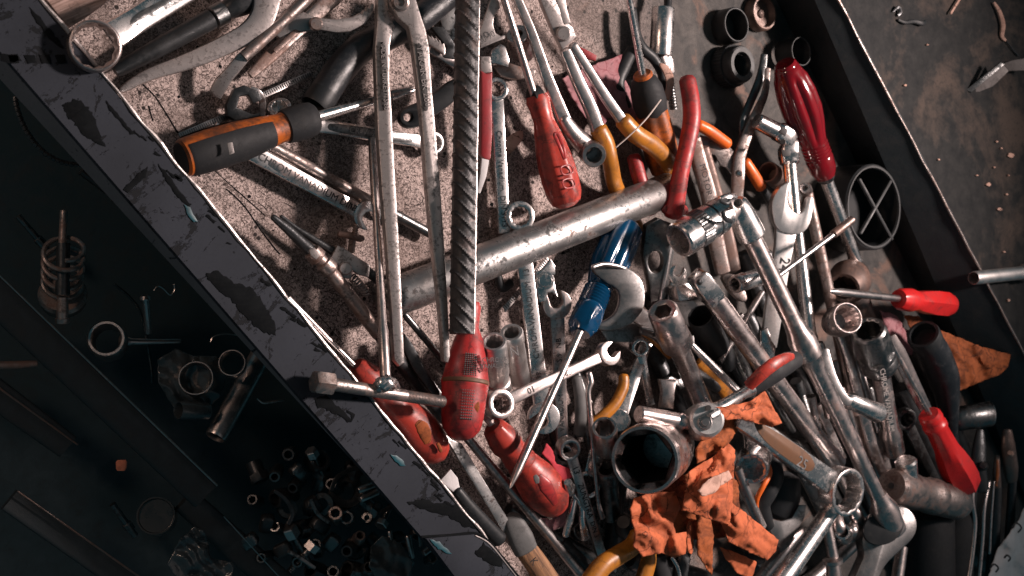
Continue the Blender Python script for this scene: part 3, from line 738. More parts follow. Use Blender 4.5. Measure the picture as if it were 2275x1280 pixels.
L(h_, 'open_end', 'black_plastic', (700, 236, 20), (722, 205, 20), [(.95, 0), (.9, 28), (0.0, 30), (-.05, 33), (.1, 35), (.6, 35.5), (1, 34)])
c_ = T('hose_clamp', 'steel worm drive hose clamp with a ribbed strap beside the orange screwdriver', 'clamp', 560, 225, 6)
def strap(par, a, b, w, mat='steel_satin'):
    PL(par, 'strap', mat, [(a[0], a[1]-w*.5), (b[0], b[1]-w*.5), (b[0]+w*.3, b[1]+w*.5), (a[0]+w*.3, a[1]+w*.5)], axis=((a[0], a[1], a[2]), (b[0], b[1], b[2])), th=.9, bev=.15)
    n = int(math.hypot(b[0]-a[0], b[1]-a[1])/5)
    V = []; F = []; A = (W(*b)-W(*a)); u = A.normalized(); N, Y = frame(u, W(*a)); s = S(*a)
    for i in range(n):
        c = W(*a) + A*((i+.5)/n) + N*.0006; q = len(V)
        for dx, dy in ((-1, -.36*w), (1, -.36*w), (1, .36*w), (-1, .36*w)): V.append(c + u*dx*s*.9 + Y*dy*s)
        for dx, dy in ((-.5, -.34*w), (.5, -.34*w), (.5, .34*w), (-.5, .34*w)): V.append(c + u*dx*s*.9 + Y*dy*s + N*.0006)
        F += [(q+4, q+5, q+6, q+7), (q, q+1, q+5, q+4), (q+1, q+2, q+6, q+5), (q+2, q+3, q+7, q+6), (q+3, q, q+4, q+7)]
    mk('ribs', V, F, 'steel_dark', par)
strap(c_, (396, 304, 4), (512, 254, 8), 15)
strap(c_, (584, 211, 8), (690, 164, 6), 13)
PL(c_, 'housing', 'steel_black', [(500,235),(518,198),(540,190),(572,205),(580,222),(560,232),(548,212),(530,215),(524,240),(560,255),(575,250),(578,265),(520,268),(502,258)], h=16, th=12, bev=1.2)
SW(c_, 'tab', 'steel_satin', [(556, 200, 20, 9), (574, 208, 21, 9), (583, 228, 18, 8), (581, 262, 10, 8)], .35, ex=4)
def driver_bit(par, a, b, r): L(par, 'bit', 'chrome_warm', a, b, [(0, r), (.3, r), (.32, r*.8), (.6, r*.8), (.62, r*.65, 's'), (.97, r*.6, 's'), (1, 0)])
d_ = T('screwdriver', 'orange and black screwdriver with a star tip pointing up right to the long pliers', 'screwdriver', 560, 310, 25)
a, b = (404, 352, 32), (702, 261, 34)
L(d_, 'handle', 'orange', a, b, [(0, 0), (0, 36), (.015, 41), (.06, 43), (.2, 45), (.4, 44), (.6, 38), (.72, 33), (.80, 36), (.9, 38), (.97, 34), (1.0, 24), (1.0, 0)], seg=48)
L(d_, 'grip', 'rubber', a, b, [(.03, 42), (.05, 45), (.2, 47.5), (.42, 46.5), (.58, 40.5), (.66, 35), (.68, 32)], seg=48, sec=(88, 392))
L(d_, 'collar', 'rubber', a, b, [(.745, 30), (.755, 38), (.82, 41), (.92, 41), (.97, 38), (.99, 32), (1.0, 26)], seg=40)
L(d_, 'end_cap', 'rubber', (401, 353, 32), (404, 352, 32), [(0, 0), (0.2, 34), (1, 37)])
PL(d_, 'scuff', 'steel_pale', [(505,318),(516,316),(521,340),(510,344)], h=52.5, th=.6, bev=.1)
L(d_, 'shaft', 'chrome', (700, 261, 34), (872, 212, 28), [(0, 12), (.9, 9), (1, 9)])
driver_bit(d_, (866, 214, 28), (920, 198, 26), 12)
WR('combination_wrench', 'chrome wrench with a knurled handle panel running from the orange screwdriver behind the long pliers', (640, 268, 12), (958, 318, 10), 36, 'open', 'ring', 'chrome', R1=30, R2=26, th=6, panel=(.2, .9, 'steel_dark'), txt=[('CR-V  22', .5, 15, False)], tmat='pale_ink', bv=2)
L(('chrome socket showing its bright round end above the orange screwdriver', 'socket'), 'socket', 'chrome', (620, 236, 18), (628, 262, 10), tubep(26, 17, .5, 'h'))
g = WR('combination_wrench', 'chrome combination wrench with its open jaw pointing down right below the orange screwdriver', (470, 290, 14), (812, 478, 14), 42, None, 'open', 'chrome', R2=34, th=6, rot2=-.55, panel=(.36, .97, 'chrome_warm'), txt=[('CHROM VANADIUM DIN 3113', .66, 17, False), ('13', .90, 15, False)], bv=1.6)
k_ = T('wheel_brace', 'dark round bar passing behind the long pliers towards the pipe', 'bar', 790, 430, 10)
SW(k_, 'bar', 'steel_rusty', [(560, 304, 14, 12), (640, 345, 13, 12.5), (830, 452, 12, 13)], 1)
SW(k_, 'bar', 'steel_dark', [(820, 446, 11, 13), (880, 478, 10, 12), (958, 520, 10, 11)], 1)
PL(('flat black hex key holder with a round hole between the long handles', 'key holder'), 'key_holder', 'black_plastic', [(884,250),(905,236),(950,218),(1005,172),(1030,180),(1020,215),(975,252),(950,262),(935,280),(905,288),(884,275)], h=24, th=12, bev=3, sm=2, holes=[ell(904, 261, 9, 9)])
WR('ring_spanner', 'short chrome spanner crossing under the ribbed bar near the speckled plate', (955, 105, 8), (1060, 175, 8), 24, None, None, 'chrome_warm', th=5)
PL(('small black pipe jaw with a pale saw tooth edge left of the ribbed bar', 'jaw'), 'pipe_jaw', 'steel_pale', [(948,78),(955,84),(957,80),(963,88),(966,84),(971,93),(975,89),(979,99),(984,96),(988,110),(985,122),(968,110),(950,98)], h=14, th=8, bev=.8)
PL(('dark curved hook plate beside the toothed jaw left of the ribbed bar', 'hook'), 'hook_plate', 'steel_black', [(955,60),(985,60),(1012,105),(1012,132),(985,130),(960,112),(985,122),(990,104)], h=8, th=8, bev=1)
PL(('speckled grey metal plate showing between the hose and the ribbed bar', 'plate'), 'speckled_plate', 'galvanized', [(975,35),(1012,15),(1012,95),(1003,95),(985,70)], h=6, th=3, bev=.4)

# long pump pliers in the centre
p = T('pump_pliers', 'long steel water pump pliers with lettered handles hanging down the middle', 'pliers', 905, 400, 40)
PL(p, 'handle', 'steel_pale', [(836,-20),(834,60),(829,110),(832,200),(836,300),(844,420),(856,560),(866,690),(872,800),(884,814),(896,806),(893,740),(889,640),(882,510),(878,440),(871,320),(868,250),(863,180),(864,105),(868,85),(874,60),(862,40),(858,-20)], axis=((855,-20,36),(884,810,58)), th=11, bev=1.8)
PL(p, 'handle', 'steel_pale', [(858,-20),(866,15),(882,45),(904,64),(913,105),(925,200),(932,260),(944,420),(958,560),(972,680),(980,770),(982,803),(992,806),(997,790),(992,680),(985,560),(977,440),(966,300),(957,205),(951,110),(943,70),(928,25),(915,-20)], axis=((890,-20,47),(988,800,62)), th=12, bev=1.8)
L(p, 'pivot', 'steel_rusty', (888, 6, 50), (890, 5, 57), [(0, 20), (.7, 20), (.8, 16), (1, 15), (1, 9), (.8, 8), (.8, 0)])
PL(p, 'recess', 'recess', smooth2([(843,92),(856,92),(861,150),(862,240),(855,246),(847,240),(844,160)], 2), axis=((855,-20,41.9),(884,810,63.9)), th=.5, bev=.1)
PL(p, 'recess', 'recess', smooth2([(924,96),(936,96),(943,130),(953,240),(947,248),(940,244),(931,160)], 2), axis=((890,-20,53.4),(988,800,68.4)), th=.5, bev=.1)
TXP(p, 'MADE IN TURKEY TS 60', ((855,-20,36),(884,810,58)), 7.3, (854, 168), (858, 240), 11.5, 'steel_pale', ex=.25, sx=.95)
TXP(p, 'YAKAR BK 280', ((890,-20,47),(988,800,62)), 7.8, (941, 170), (951, 240), 14.5, 'steel_pale', ex=.25, sx=1.05)

# T handle made of a bolt welded to a rod
p = T('tee_handle_key', 'tee handle key made of a hex bolt welded to a steel rod', 'key', 855, 855, 60)
L(p, 'rod', 'chrome_warm', (826, 308, 14), (857, 850, 78), [(0, 0), (0, 9), (.28, 10), (.3, 8), (.6, 9), (.78, 10), (.8, 12), (.98, 12), (1, 10)])
bolt = L(p, 'bolt', 'steel_rusty', (727, 852, 83), (985, 893, 70), [(0, 14), (.02, 14.5), (.65, 14)] + thr(.65, 1, 14, 26, .08) + [(1, 12), (1, 0)])
L(bolt, 'bolt_head', 'steel_rusty', (697, 848, 84), (737, 853, 83), [(0, 0), (0, 22, 'h'), (.12, 26, 'h'), (.9, 26, 'h'), (1, 24, 'h'), (1, 0)])
o = SW(p, 'weld', 'chrome', [(838, 862, 80, 10), (850, 852, 84, 17), (866, 852, 84, 16), (876, 860, 78, 10)], 1.0, n=5)
for v in o.data.vertices: v.co += Vector((noise.noise(v.co*420), noise.noise(v.co*420+Vector((5, 1, 2))), noise.noise(v.co*420+Vector((1, 8, 2)))))*.0022

# ribbed bar
def rebar(par, name, mat, p1, p2, r):
    a, b = W(*p1), W(*p2); A = b-a; Ln = A.length; A.normalize(); N, Y = frame(A, (a+b)/2); s = S(*p2)
    n = 520; sg = 44; V = []; F = []; R = r*s; pit = 33*s
    for i in range(n+1):
        z = Ln*i/n
        for j in range(sg):
            t = 2*PI*j/sg; side = math.sin(t)
            ph = (z - R*1.15*math.sin(t)*1.0)/pit
            rib = max(0, 1 - abs((ph % 1) - .5)*8.0)
            lon = max(abs(math.cos(t - math.radians(55))), 0) ** 40
            rib *= min(1, (1-lon)*1.5)
            rr = R*(1 + .15*min(1, rib*1.4) + .17*min(1, lon*1.2)) * (1 + .008*noise.noise(Vector((z*220, t*2, 0))))
            V.append(a + A*z + N*(math.cos(t)*rr) + Y*(math.sin(t)*rr))
    for i in range(n):
        for j in range(sg):
            j2 = (j+1) % sg; F.append((i*sg+j, (i+1)*sg+j, (i+1)*sg+j2, i*sg+j2))
    F.append(list(range(sg))); F.append(list(range(n*sg, (n+1)*sg))[::-1])
    o = mk(name, V, F, mat, par, 50)
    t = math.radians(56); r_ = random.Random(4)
    SWW(o, 'lit_rib', 'steel_pale', [(a + A*(Ln*i/40) + (N*math.cos(t) + Y*math.sin(t))*R*1.13, s*r_.uniform(2.0, 3.6)) for i in range(41)], n=2, seg=8)  # pale strip paints the light caught along the right-hand rib
    return o
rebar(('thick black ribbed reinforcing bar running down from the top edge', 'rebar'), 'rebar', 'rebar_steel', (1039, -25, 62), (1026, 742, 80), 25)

# red studded handle
p = T('screwdriver', 'chunky red screwdriver handle with studded grip panels at the foot of the ribbed bar', 'screwdriver', 1028, 860, 50)
a, b = (1048, 672, 48), (1023, 978, 62)
hd = L(p, 'handle', 'red', a, b, [(0, 0), (0, 18), (.04, 22), (.18, 20), (.28, 33), (.45, 46), (.53, 50), (.565, 53), (.59, 54), (.62, 52), (.7, 50), (.84, 47), (.92, 42), (.97, 30), (1, 12), (1, 0)], seg=48)
for f0, f1 in ((.40, .55), (.66, .86)):
    V = []; F = []
    aw, bw = W(*a), W(*b); A = bw-aw; Ln = A.length; A.normalize(); N, Y = frame(A, (aw+bw)/2); s = S(*b)
    for i in range(11):
        for j in range(6):
            f = f0 + (f1-f0)*i/10; rr = (46 + (f-.4)*40 if f < .56 else 51.5 - (f-.6)*18)*s
            t = (j-2.5)*.10 - .05; c = aw + A*(f*Ln) + N*(math.cos(t)*rr) + Y*(math.sin(t)*rr); q = len(V); nn = (N*math.cos(t)+Y*math.sin(t)); tt = A.cross(nn)
            for m_ in range(6): an = m_*PI/3; V.append(c + (A*math.cos(an) + tt*math.sin(an))*2.1*s)
            for m_ in range(6): an = m_*PI/3; V.append(c + nn*1.7*s + (A*math.cos(an) + tt*math.sin(an))*1.2*s)
            for m_ in range(6): F.append((q+m_, q+(m_+1) % 6, q+6+(m_+1) % 6, q+6+m_))
            F.append([q+6+m_ for m_ in range(6)])
    mk('studded_grip', V, F, 'rubber_grey', hd)
L(hd, 'worn_ridge', 'recess_brown', a, b, [(.570, 53.2), (.578, 54.6), (.595, 54.8), (.603, 53)], seg=30, sec=(-80, 60))
SW(hd, 'hang_slot', 'leather_dark', [(1060, 892, 74, 5), (1058, 905, 75, 8), (1056, 918, 74, 5)], .3)
SW(hd, 'emblem', 'red_paint', [(1063, 790, 70, 5), (1066, 812, 70, 8), (1066, 838, 70, 6)], .3)
TX(p, 'RETTA', (1064, 812, 72.5), (1070, 860, 72), 9, 'ink')

# ================================================================ top centre
PL(('pale hook plate stamped 60-90 right of the ribbed bar', 'hook spanner'), 'hook_spanner', 'steel_pale', [(1093,-10),(1106,-10),(1110,18),(1098,32),(1094,55),(1100,74),(1112,81),(1124,74),(1121,86),(1100,94),(1066,108),(1064,70)], h=30, th=4, bev=.7)
hk = [o for o in COL.objects if o.name.startswith('hook_spanner')][-1]
TX(hk, '60-90', (1082, 84, 32.5), (1104, 70, 32.5), 15, 'ink')
p = T('knife', 'narrow knife with a cracked red painted handle along the ribbed bar', 'knife', 1080, 280, 20)
PL(p, 'handle', 'red_paint', [(1066,158),(1078,164),(1092,160),(1091,230),(1092,300),(1088,352),(1080,360),(1066,345),(1067,250)], h=30, th=8, bev=1.6)
PL(p, 'butt', 'steel_pale', [(1066,126),(1088,126),(1092,160),(1080,166),(1066,158)], h=30, th=6, bev=.8)
PL(p, 'blade', 'white_cloth', [(1070,352),(1086,356),(1080,392),(1066,430),(1059,428),(1066,390)], h=30, th=3, bev=.5)
WR('combination_wrench', 'chrome ring wrench with worn lettering standing between the red knife and the red screwdriver', (1101, 200, 12), (1120, 520, 14), 33, 'ring', None, 'chrome', R1=26, th=6, txt=[('Chrome Vanadium  DIN 3113', .62, 13, False)], bv=1.5)
p = T('screwdriver', 'worn red moulded screwdriver with a raised oval emblem and its shaft pointing up', 'screwdriver', 1235, 340, 20)
a, b = (1192, 212, 30), (1262, 462, 34)
L(p, 'handle', 'red_orange', a, b, [(0, 0), (0, 24), (.05, 27), (.12, 24), (.22, 23), (.32, 29), (.45, 36, 'q'), (.6, 41, 'q'), (.75, 42, 'q'), (.88, 40, 'q'), (.95, 33), (.99, 18), (1, 0)], seg=48)
L(p, 'collar', 'rubber', (1178, 222, 28), (1200, 214, 30), [(0, 0), (0, 18), (.2, 26), (1, 26), (1, 20)])
SW(p, 'emblem', 'red', [(1232, 300, 49, 4), (1243, 325, 52, 4), (1254, 352, 52, 4), (1252, 330, 53, 4), (1240, 300, 50, 4)], .5, closed=True, n=6)
for (x, y) in ((1258, 378), (1262, 408)):
    SW(p, 'grip_rib', 'red', [(x-12, y-6, 51, 2), (x+8, y-11, 51, 2), (x+14, y+5, 50, 2), (x-6, y+10, 52, 2)], .8, closed=True, n=5, seg=8)
L(p, 'shaft', 'chrome_warm', (1113, -25, 42), (1188, 216, 32), [(0, 8), (1, 9)])
p = T('ring_spanner', 'cranked ring spanner with a long flat shank and a dark bent head', 'spanner', 1320, 345, 20)
SW(p, 'shank', 'chrome_warm', [(1142, -20, 34, 10), (1180, 70, 34, 11), (1215, 170, 33, 13), (1255, 270, 31, 16)], .5, ex=4)
SW(p, 'neck', 'steel_satin', [(1250, 262, 31, 15), (1272, 295, 30, 20), (1302, 325, 26, 26)], .8)
L(p, 'ring_head', 'steel_satin', (1320, 345, 46), (1304, 330, 14), tubep(27, 17, .6, 's'))
PL(('bright chrome combination plier body behind the shafts at the top', 'pliers'), 'combination_pliers', 'chrome', [(1090,112),(1110,98),(1122,104),(1130,135),(1128,150),(1100,142),(1088,142)], h=12, th=6, bev=1)
L(('hollow hex bushing lying among the shafts at the top', 'bushing'), 'bushing', 'chrome_warm', (1150, 75, 24), (1165, 120, 10), tubep(26, 11, .8))
PL(('crushed dark steel offcut under the screwdriver shaft', 'offcut'), 'steel_offcut', 'steel_rusty', [(1095,150),(1130,140),(1160,150),(1190,155),(1185,172),(1150,178),(1110,172)], h=8, th=8, bev=1.5)
PL(('torn pale leather scrap beside the chrome ring wrench', 'scrap'), 'leather_scrap', 'leather_pale', [(1120,310),(1140,296),(1160,288),(1163,305),(1150,325),(1130,345),(1120,335)], h=6, th=3, bev=.6, sm=1)

# long nose pliers with amber grips
p = T('long_nose_pliers', 'long nose pliers with amber dipped grips and a round pivot', 'pliers', 1255, 80, 30)
PL(p, 'jaw', 'steel_pale', [(1150,-70),(1190,-20),(1205,20),(1228,75),(1246,110),(1262,95),(1278,80),(1268,60),(1252,45),(1220,-20),(1200,-70)], axis=((1180,-60,44),(1255,90,40)), th=9, bev=1.2)
PL(p, 'jaw', 'steel_pale', [(1205,-70),(1222,-20),(1238,30),(1252,55),(1266,52),(1258,25),(1250,-20),(1240,-70)], axis=((1222,-60,47),(1256,60,44)), th=8, bev=1)
L(p, 'pivot', 'steel_pale', (1250, 76, 40), (1253, 75, 49), [(0, 17), (.9, 17), (.95, 14), (1, 13), (1, 0)])
SW(p, 'shank', 'steel_satin', [(1256, 112, 38, 13), (1282, 175, 37, 15), (1312, 240, 36, 16), (1330, 292, 36, 16)], .7, ex=3)
SW(p, 'shank', 'steel_satin', [(1272, 100, 42, 10), (1305, 152, 42, 11), (1345, 215, 42, 12), (1385, 272, 42, 13)], .8, ex=3.5)
SW(p, 'grip', 'amber', [(1330, 288, 36, 20), (1346, 320, 36, 20), (1356, 360, 34, 18), (1366, 410, 24, 18), (1390, 455, 10, 17), (1425, 522, 10, 14)], .9)
SW(p, 'grip', 'amber', [(1384, 268, 42, 20), (1412, 298, 42, 21), (1448, 322, 40, 21), (1478, 352, 36, 20), (1500, 395, 26, 19)], .9)
SW(('thin pale wire arching between the two amber grips', 'wire'), 'wire', 'wire', [(1368, 328, 66, 1.6), (1400, 300, 72, 1.6), (1435, 265, 76, 1.6), (1468, 222, 70, 1.6)], 1, seg=6)
cloth(('crumpled pink patterned rag under the long nose pliers', 'rag'), 'rag', 'pink_cloth', [(1250,175),(1275,160),(1310,150),(1330,140),(1385,120),(1400,140),(1385,170),(1420,240),(1422,285),(1395,270),(1350,260),(1340,290),(1300,260),(1270,215)], 10, 6, 3, fr=.035)
PL(('red painted strip tip sticking out beside the long nose pliers', 'strip'), 'painted_strip', 'red_paint', [(1283,103),(1300,110),(1325,124),(1322,136),(1305,132),(1290,122)], h=14, th=5, bev=.8)

# amber screwdriver standing in the rag
p = T('screwdriver', 'amber screwdriver with a black domed collar and a thin shaft pointing up', 'screwdriver', 1448, 250, 20)
a, b = (1428, 166, 44), (1482, 388, 20)
L(p, 'handle', 'orange', a, b, [(.3, 0), (.3, 34), (.45, 38, 'g'), (.6, 40, 'g'), (.8, 40, 'g'), (.95, 34), (1, 0)])
L(p, 'collar', 'rubber', a, b, [(0, 14), (.02, 20), (.05, 28), (.14, 36), (.26, 38), (.36, 35), (.40, 30)])
L(p, 'collar_ring', 'orange', (1427, 163, 45), (1429, 170, 44), [(0, 0), (0, 19), (.5, 22), (1, 22)])
L(p, 'shaft', 'chrome', (1394, -20, 74), (1428, 166, 46), [(0, 7.5), (1, 8.5)])
p = T('side_cutters', 'black handled cutters curving around the amber screwdriver', 'pliers', 1450, 110, 14)
SW(p, 'handle', 'black_plastic', [(1405, 20, 20, 9), (1412, 70, 22, 11), (1425, 105, 24, 13), (1452, 130, 26, 12), (1470, 165, 26, 10), (1474, 210, 22, 9)], .8)
SW(p, 'handle', 'black_plastic', [(1406, 110, 16, 14), (1385, 150, 12, 16), (1372, 190, 10, 16), (1392, 240, 10, 14)], .7)
p = T('spark_plug_socket', 'chrome spark plug socket with a knurled collar and a dark stem', 'socket', 1470, 80, 12)
L(p, 'body', 'chrome', (1474, 18, 26), (1468, 125, 24), tubep(26, 17, .7)[::1])
L(p, 'knurled_collar', 'steel_satin', (1470, 118, 24), (1483, 168, 22), [(0, 12), (.1, 19, 'k'), (.5, 21, 'k'), (.9, 18, 'k'), (1, 12), (1, 0)])
L(p, 'stem', 'steel_dark', (1484, 150, 20), (1497, 245, 12), thr(0, 1, 10, 14))
SW(('black cable end standing above the chrome spark plug socket', 'cable'), 'cable', 'black_plastic', [(1482, -30, 20, 10), (1484, 5, 22, 9), (1480, 25, 24, 8)], 1)
PL(('curled flesh coloured leather tab next to the red pliers handle', 'tab'), 'leather_tab', 'leather_pale', [(1462,140),(1478,142),(1494,160),(1498,185),(1490,215),(1478,228),(1474,215),(1482,190),(1476,165)], h=34, th=3, bev=.6, sm=1)

# red handled combination pliers
p = T('combination_pliers', 'combination pliers with a long curved red grip and dark jaws pointing down', 'pliers', 1480, 450, 30)
SW(p, 'grip', 'red', [(1527, 178, 46, 19), (1535, 225, 50, 20), (1536, 270, 52, 20), (1525, 330, 52, 19), (1512, 385, 50, 19), (1503, 440, 46, 20), (1496, 474, 42, 24)], .9, seg=28)
SW(p, 'grip_guard', 'red', [(1476, 462, 40, 11), (1498, 474, 42, 15), (1522, 466, 40, 11)], .8)
SW(p, 'grip', 'red', [(1408, 350, 22, 16), (1418, 385, 24, 17), (1432, 430, 26, 17), (1448, 470, 28, 16)], .9)
PL(p, 'jaw', 'steel_dark', [(1432,500),(1460,484),(1490,496),(1494,560),(1480,640),(1470,672),(1442,672),(1438,630),(1424,565)], axis=((1462,490,38),(1458,672,26)), th=12, bev=1.5, holes=[ell(1453, 580, 17, 24)])
PL(p, 'jaw_edge', 'steel_satin', [(1488,500),(1497,505),(1492,560),(1480,620),(1470,668),(1462,668),(1476,600),(1487,550)], axis=((1490,500,45),(1466,668,33)), th=3, bev=.6)
L(p, 'jaw_base', 'steel_black', (1458, 655, 26), (1460, 682, 20), [(0, 26), (.3, 30), (.5, 26), (.7, 30), (1, 24), (1, 0)])
# pipe
p = T('steel_pipe', 'galvanized steel pipe lying across the middle under the ribbed bar', 'pipe', 1180, 545, 16)
L(p, 'tube', 'galvanized', (1489, 420, 30), (850, 671, 20), tubep(41, 37, .9, None, .002), seg=64, ang=60)
# orange handled tongs
p = T('terminal_tongs', 'small tongs with two bright orange grips and a pale steel plate', 'tongs', 1600, 330, 16)
SW(p, 'grip', 'orange_bright', [(1552, 278, 20, 13), (1578, 292, 22, 13.5), (1616, 320, 22, 13)], .9)
SW(p, 'grip', 'orange_bright', [(1656, 360, 20, 12), (1672, 385, 21, 13), (1691, 416, 20, 13)], .9)
SW(p, 'stem', 'steel_black', [(1690, 414, 18, 9), (1702, 432, 16, 9), (1716, 455, 12, 9)], .9)
PL(p, 'plate', 'steel_rusty', [(1555,300),(1572,305),(1600,308),(1618,325),(1642,350),(1634,394),(1612,372),(1600,368),(1588,345),(1570,340)], h=16, th=3, bev=.5)
# brown worn long pliers
p = T('worn_pliers', 'brown worn long pliers with a curved lower jaw beside the red grip', 'pliers', 1580, 470, 20)
SW(p, 'handle', 'steel_rusty', [(1540, 310, 26, 17), (1556, 370, 26, 18), (1576, 440, 24, 18), (1590, 530, 22, 18), (1606, 605, 20, 17)], .6, ex=3.5)
SW(p, 'handle', 'steel_brown', [(1560, 330, 20, 16), (1586, 420, 18, 16), (1612, 520, 16, 18), (1628, 600, 14, 18)], .6, ex=3)
PL(p, 'jaw', 'steel_rusty', [(1598,612),(1625,605),(1640,625),(1655,650),(1658,668),(1646,672),(1630,660),(1612,640)], h=22, th=9, bev=1.5, sm=1)
TX(p, 'MOTOR', (1568, 400, 38), (1582, 460, 37), 15, 'ink')
# long curved handles with a rivet
p = T('curved_pliers', 'slim long curved pliers with a bright rivet left of the clear red screwdriver', 'pliers', 1640, 385, 14)
SW(p, 'handle', 'steel_rusty', [(1706, 152, 30, 6), (1700, 205, 30, 8), (1686, 240, 30, 10), (1664, 290, 28, 12), (1644, 345, 26, 14), (1640, 390, 26, 15), (1637, 440, 22, 14)], .45, ex=3)
SW(p, 'handle', 'steel_dark', [(1698, 122, 22, 8), (1690, 170, 22, 10), (1665, 232, 22, 9), (1650, 270, 22, 8), (1648, 310, 20, 8), (1630, 350, 16, 7)], .6, ex=3)
L(p, 'rivet', 'chrome', (1641, 386, 31), (1642, 385, 36), [(0, 8), (.5, 8), (1, 4), (1, 0)])

# black rings and caps on the far floor
p = T('threaded_ring_nut', 'black ribbed plastic ring nut with a threaded bore beside the red clear handle', 'ring', 1640, 150, 4)
L(p, 'body', 'black_plastic', (1650, 142, 24), 1, [(.9, 0), (.9, 24)] + [x for f in range(6) for x in ((.8-f*.12, 22), (.74-f*.12, 25))] + [(.04, 26), (0, 27), (0, 38), (.08, 41), (.4, 42), (.42, 46, 'k'), (.95, 46, 'k'), (1, 42), (1, 0)], k=.2)
L(p, 'rim', 'grey_plastic', (1650, 142, 25), 23, [(1, 26), (0, 27), (0, 36), (1, 38)], k=.2)
p = T('plastic_ring', 'plain black plastic ring lying open near the top edge', 'ring', 1625, 55, 4)
L(p, 'ring', 'black_plastic', (1637, 55, 18), 1, [(1, 33), (.02, 34), (0, 35), (0, 37), (.05, 39), (.9, 40), (1, 38)], k=.2)
L(p, 'rim', 'grey_plastic', (1637, 55, 18.8), 17, [(1, 34.5), (0, 35), (0, 37), (1, 38)], k=.2)
p = T('rusty_disc', 'flat rust brown round cap near the top edge by the drawer wall', 'cap', 1695, 30, 4)
L(p, 'body', 'steel_brown', (1700, 28, 12), 1, [(.5, 0), (.4, 8), (.6, 10), (.6, 28), (0, 32), (0, 36), (.2, 39), (1, 39)], k=.2)
p = T('plastic_ring', 'dark ring leaning on the drawer wall behind the clear red handle', 'ring', 1770, 115, 10)
L(p, 'ring', 'black_plastic', (1781, 114, 26), 4, [(1, 27), (.02, 29), (0, 29.5), (0, 31), (.05, 32), (1, 32)], k=.2)
L(p, 'rim', 'grey_plastic', (1781, 114, 26.6), 25, [(1, 29.5), (0, 30), (0, 31.5), (1, 32)], k=.2)
p = T('spoked_ring', 'large black ring with thin crossed spokes against the drawer wall', 'ring', 1920, 465, 4)
L(p, 'ring', 'black_plastic', (1943, 460, 44), 1, [(.9, 0), (.9, 80), (.02, 85), (0, 86), (0, 90), (.03, 93), (.9, 95), (1, 92)], k=.2, seg=64)
L(p, 'rim', 'grey_plastic', (1943, 460, 45), 43, [(1, 86), (0, 87.5), (0, 90.5), (1, 92)], k=.2, seg=64)
for q0, q1 in (((1908, 398, 43), (1980, 531, 43)), ((1977, 404, 43), (1911, 519, 43))):
    SW(p, 'spoke', 'grey_plastic', [(q0[0], q0[1], q0[2], 3.5), (q1[0], q1[1], q1[2], 3.5)], 1.6, ex=4)

# ================================================================ left centre
p = T('bent_nose_puller', 'dark two pronged puller with a plated square ferrule on the drawer floor', 'puller', 720, 590, 20)
SW(p, 'prong', 'steel_black', [(606, 482, 26, 7), (640, 510, 26, 11), (672, 540, 27, 13), (702, 568, 28, 15)], .9)
L(p, 'ferrule', 'steel_rusty', (690, 556, 28), (738, 604, 28), [(0, 14), (.05, 20), (.35, 21), (.4, 16), (.55, 16), (.6, 21), (.9, 21), (1, 15)])
PL(p, 'plate', 'steel_pale', [(686,555),(698,550),(712,566),(702,577),(690,568)], h=36, th=3, bev=.5)
L(p, 'shank', 'steel_rusty', (730, 598, 28), (842, 742, 30), [(0, 13), (.1, 15), (1, 17)])
SW(p, 'shank', 'steel_black', [(838, 736, 30, 15), (900, 820, 24, 15), (985, 930, 14, 14)], 1)
p = T('small_nose_pliers', 'slim black jawed pliers with a pale box joint below the open wrench jaw', 'pliers', 767, 600, 12)
SW(p, 'jaw', 'steel_black', [(624, 480, 14, 4), (660, 508, 16, 6), (700, 534, 18, 8), (742, 560, 20, 10)], .8)
PL(p, 'box_joint', 'steel_pale', [(748,545),(764,553),(820,590),(817,616),(795,610),(780,600),(778,620),(752,616),(744,598),(734,584),(733,572)], h=24, th=9, bev=1)
L(p, 'pivot', 'steel_pale', (766, 598, 26), (768, 597, 31), [(0, 15), (.8, 15), (1, 12), (1, 0)])
SW(p, 'handle', 'steel_black', [(812, 600, 20, 11), (840, 622, 18, 11), (880, 660, 14, 10)], .8)
coil(p, 'return_spring', 'steel_satin', (782, 615, 18), (815, 650, 14), 9, 2, 7)
p = T('wing_bolt', 'rusty red wing bolt lying under the open wrench jaw', 'bolt', 790, 525, 6)
L(p, 'thread', 'steel_rusty', (795, 482, 14), (786, 530, 12), thr(0, 1, 7.5, 9, .25))
SW(p, 'wing', 'steel_brown', [(752, 520, 10, 7), (775, 523, 12, 8), (800, 530, 12, 8), (806, 528, 10, 6)], .7)
L(p, 'stub', 'steel_rusty', (784, 530, 10), (780, 560, 6), [(0, 8), (1, 8), (1, 0)])
SW(('slim dark rod running from the wide pipe to below the red studded handle', 'rod'), 'rod', 'steel_dark', [(900, 700, 22, 8), (975, 790, 20, 8), (1060, 895, 14, 8)], 1)
PL(('flat dark chisel with a bright edge left of the red studded handle', 'chisel'), 'flat_chisel', 'steel_black', [(898,742),(915,765),(950,830),(975,870),(972,890),(950,866),(915,820),(892,770)], h=30, th=8, bev=1.4)
PL(('dark flat spring steel strip beneath the long pliers', 'strip'), 'steel_strip', 'steel_dark', [(885,730),(898,742),(985,880),(1010,930),(1000,935),(960,880),(880,745)], h=14, th=4, bev=.8)

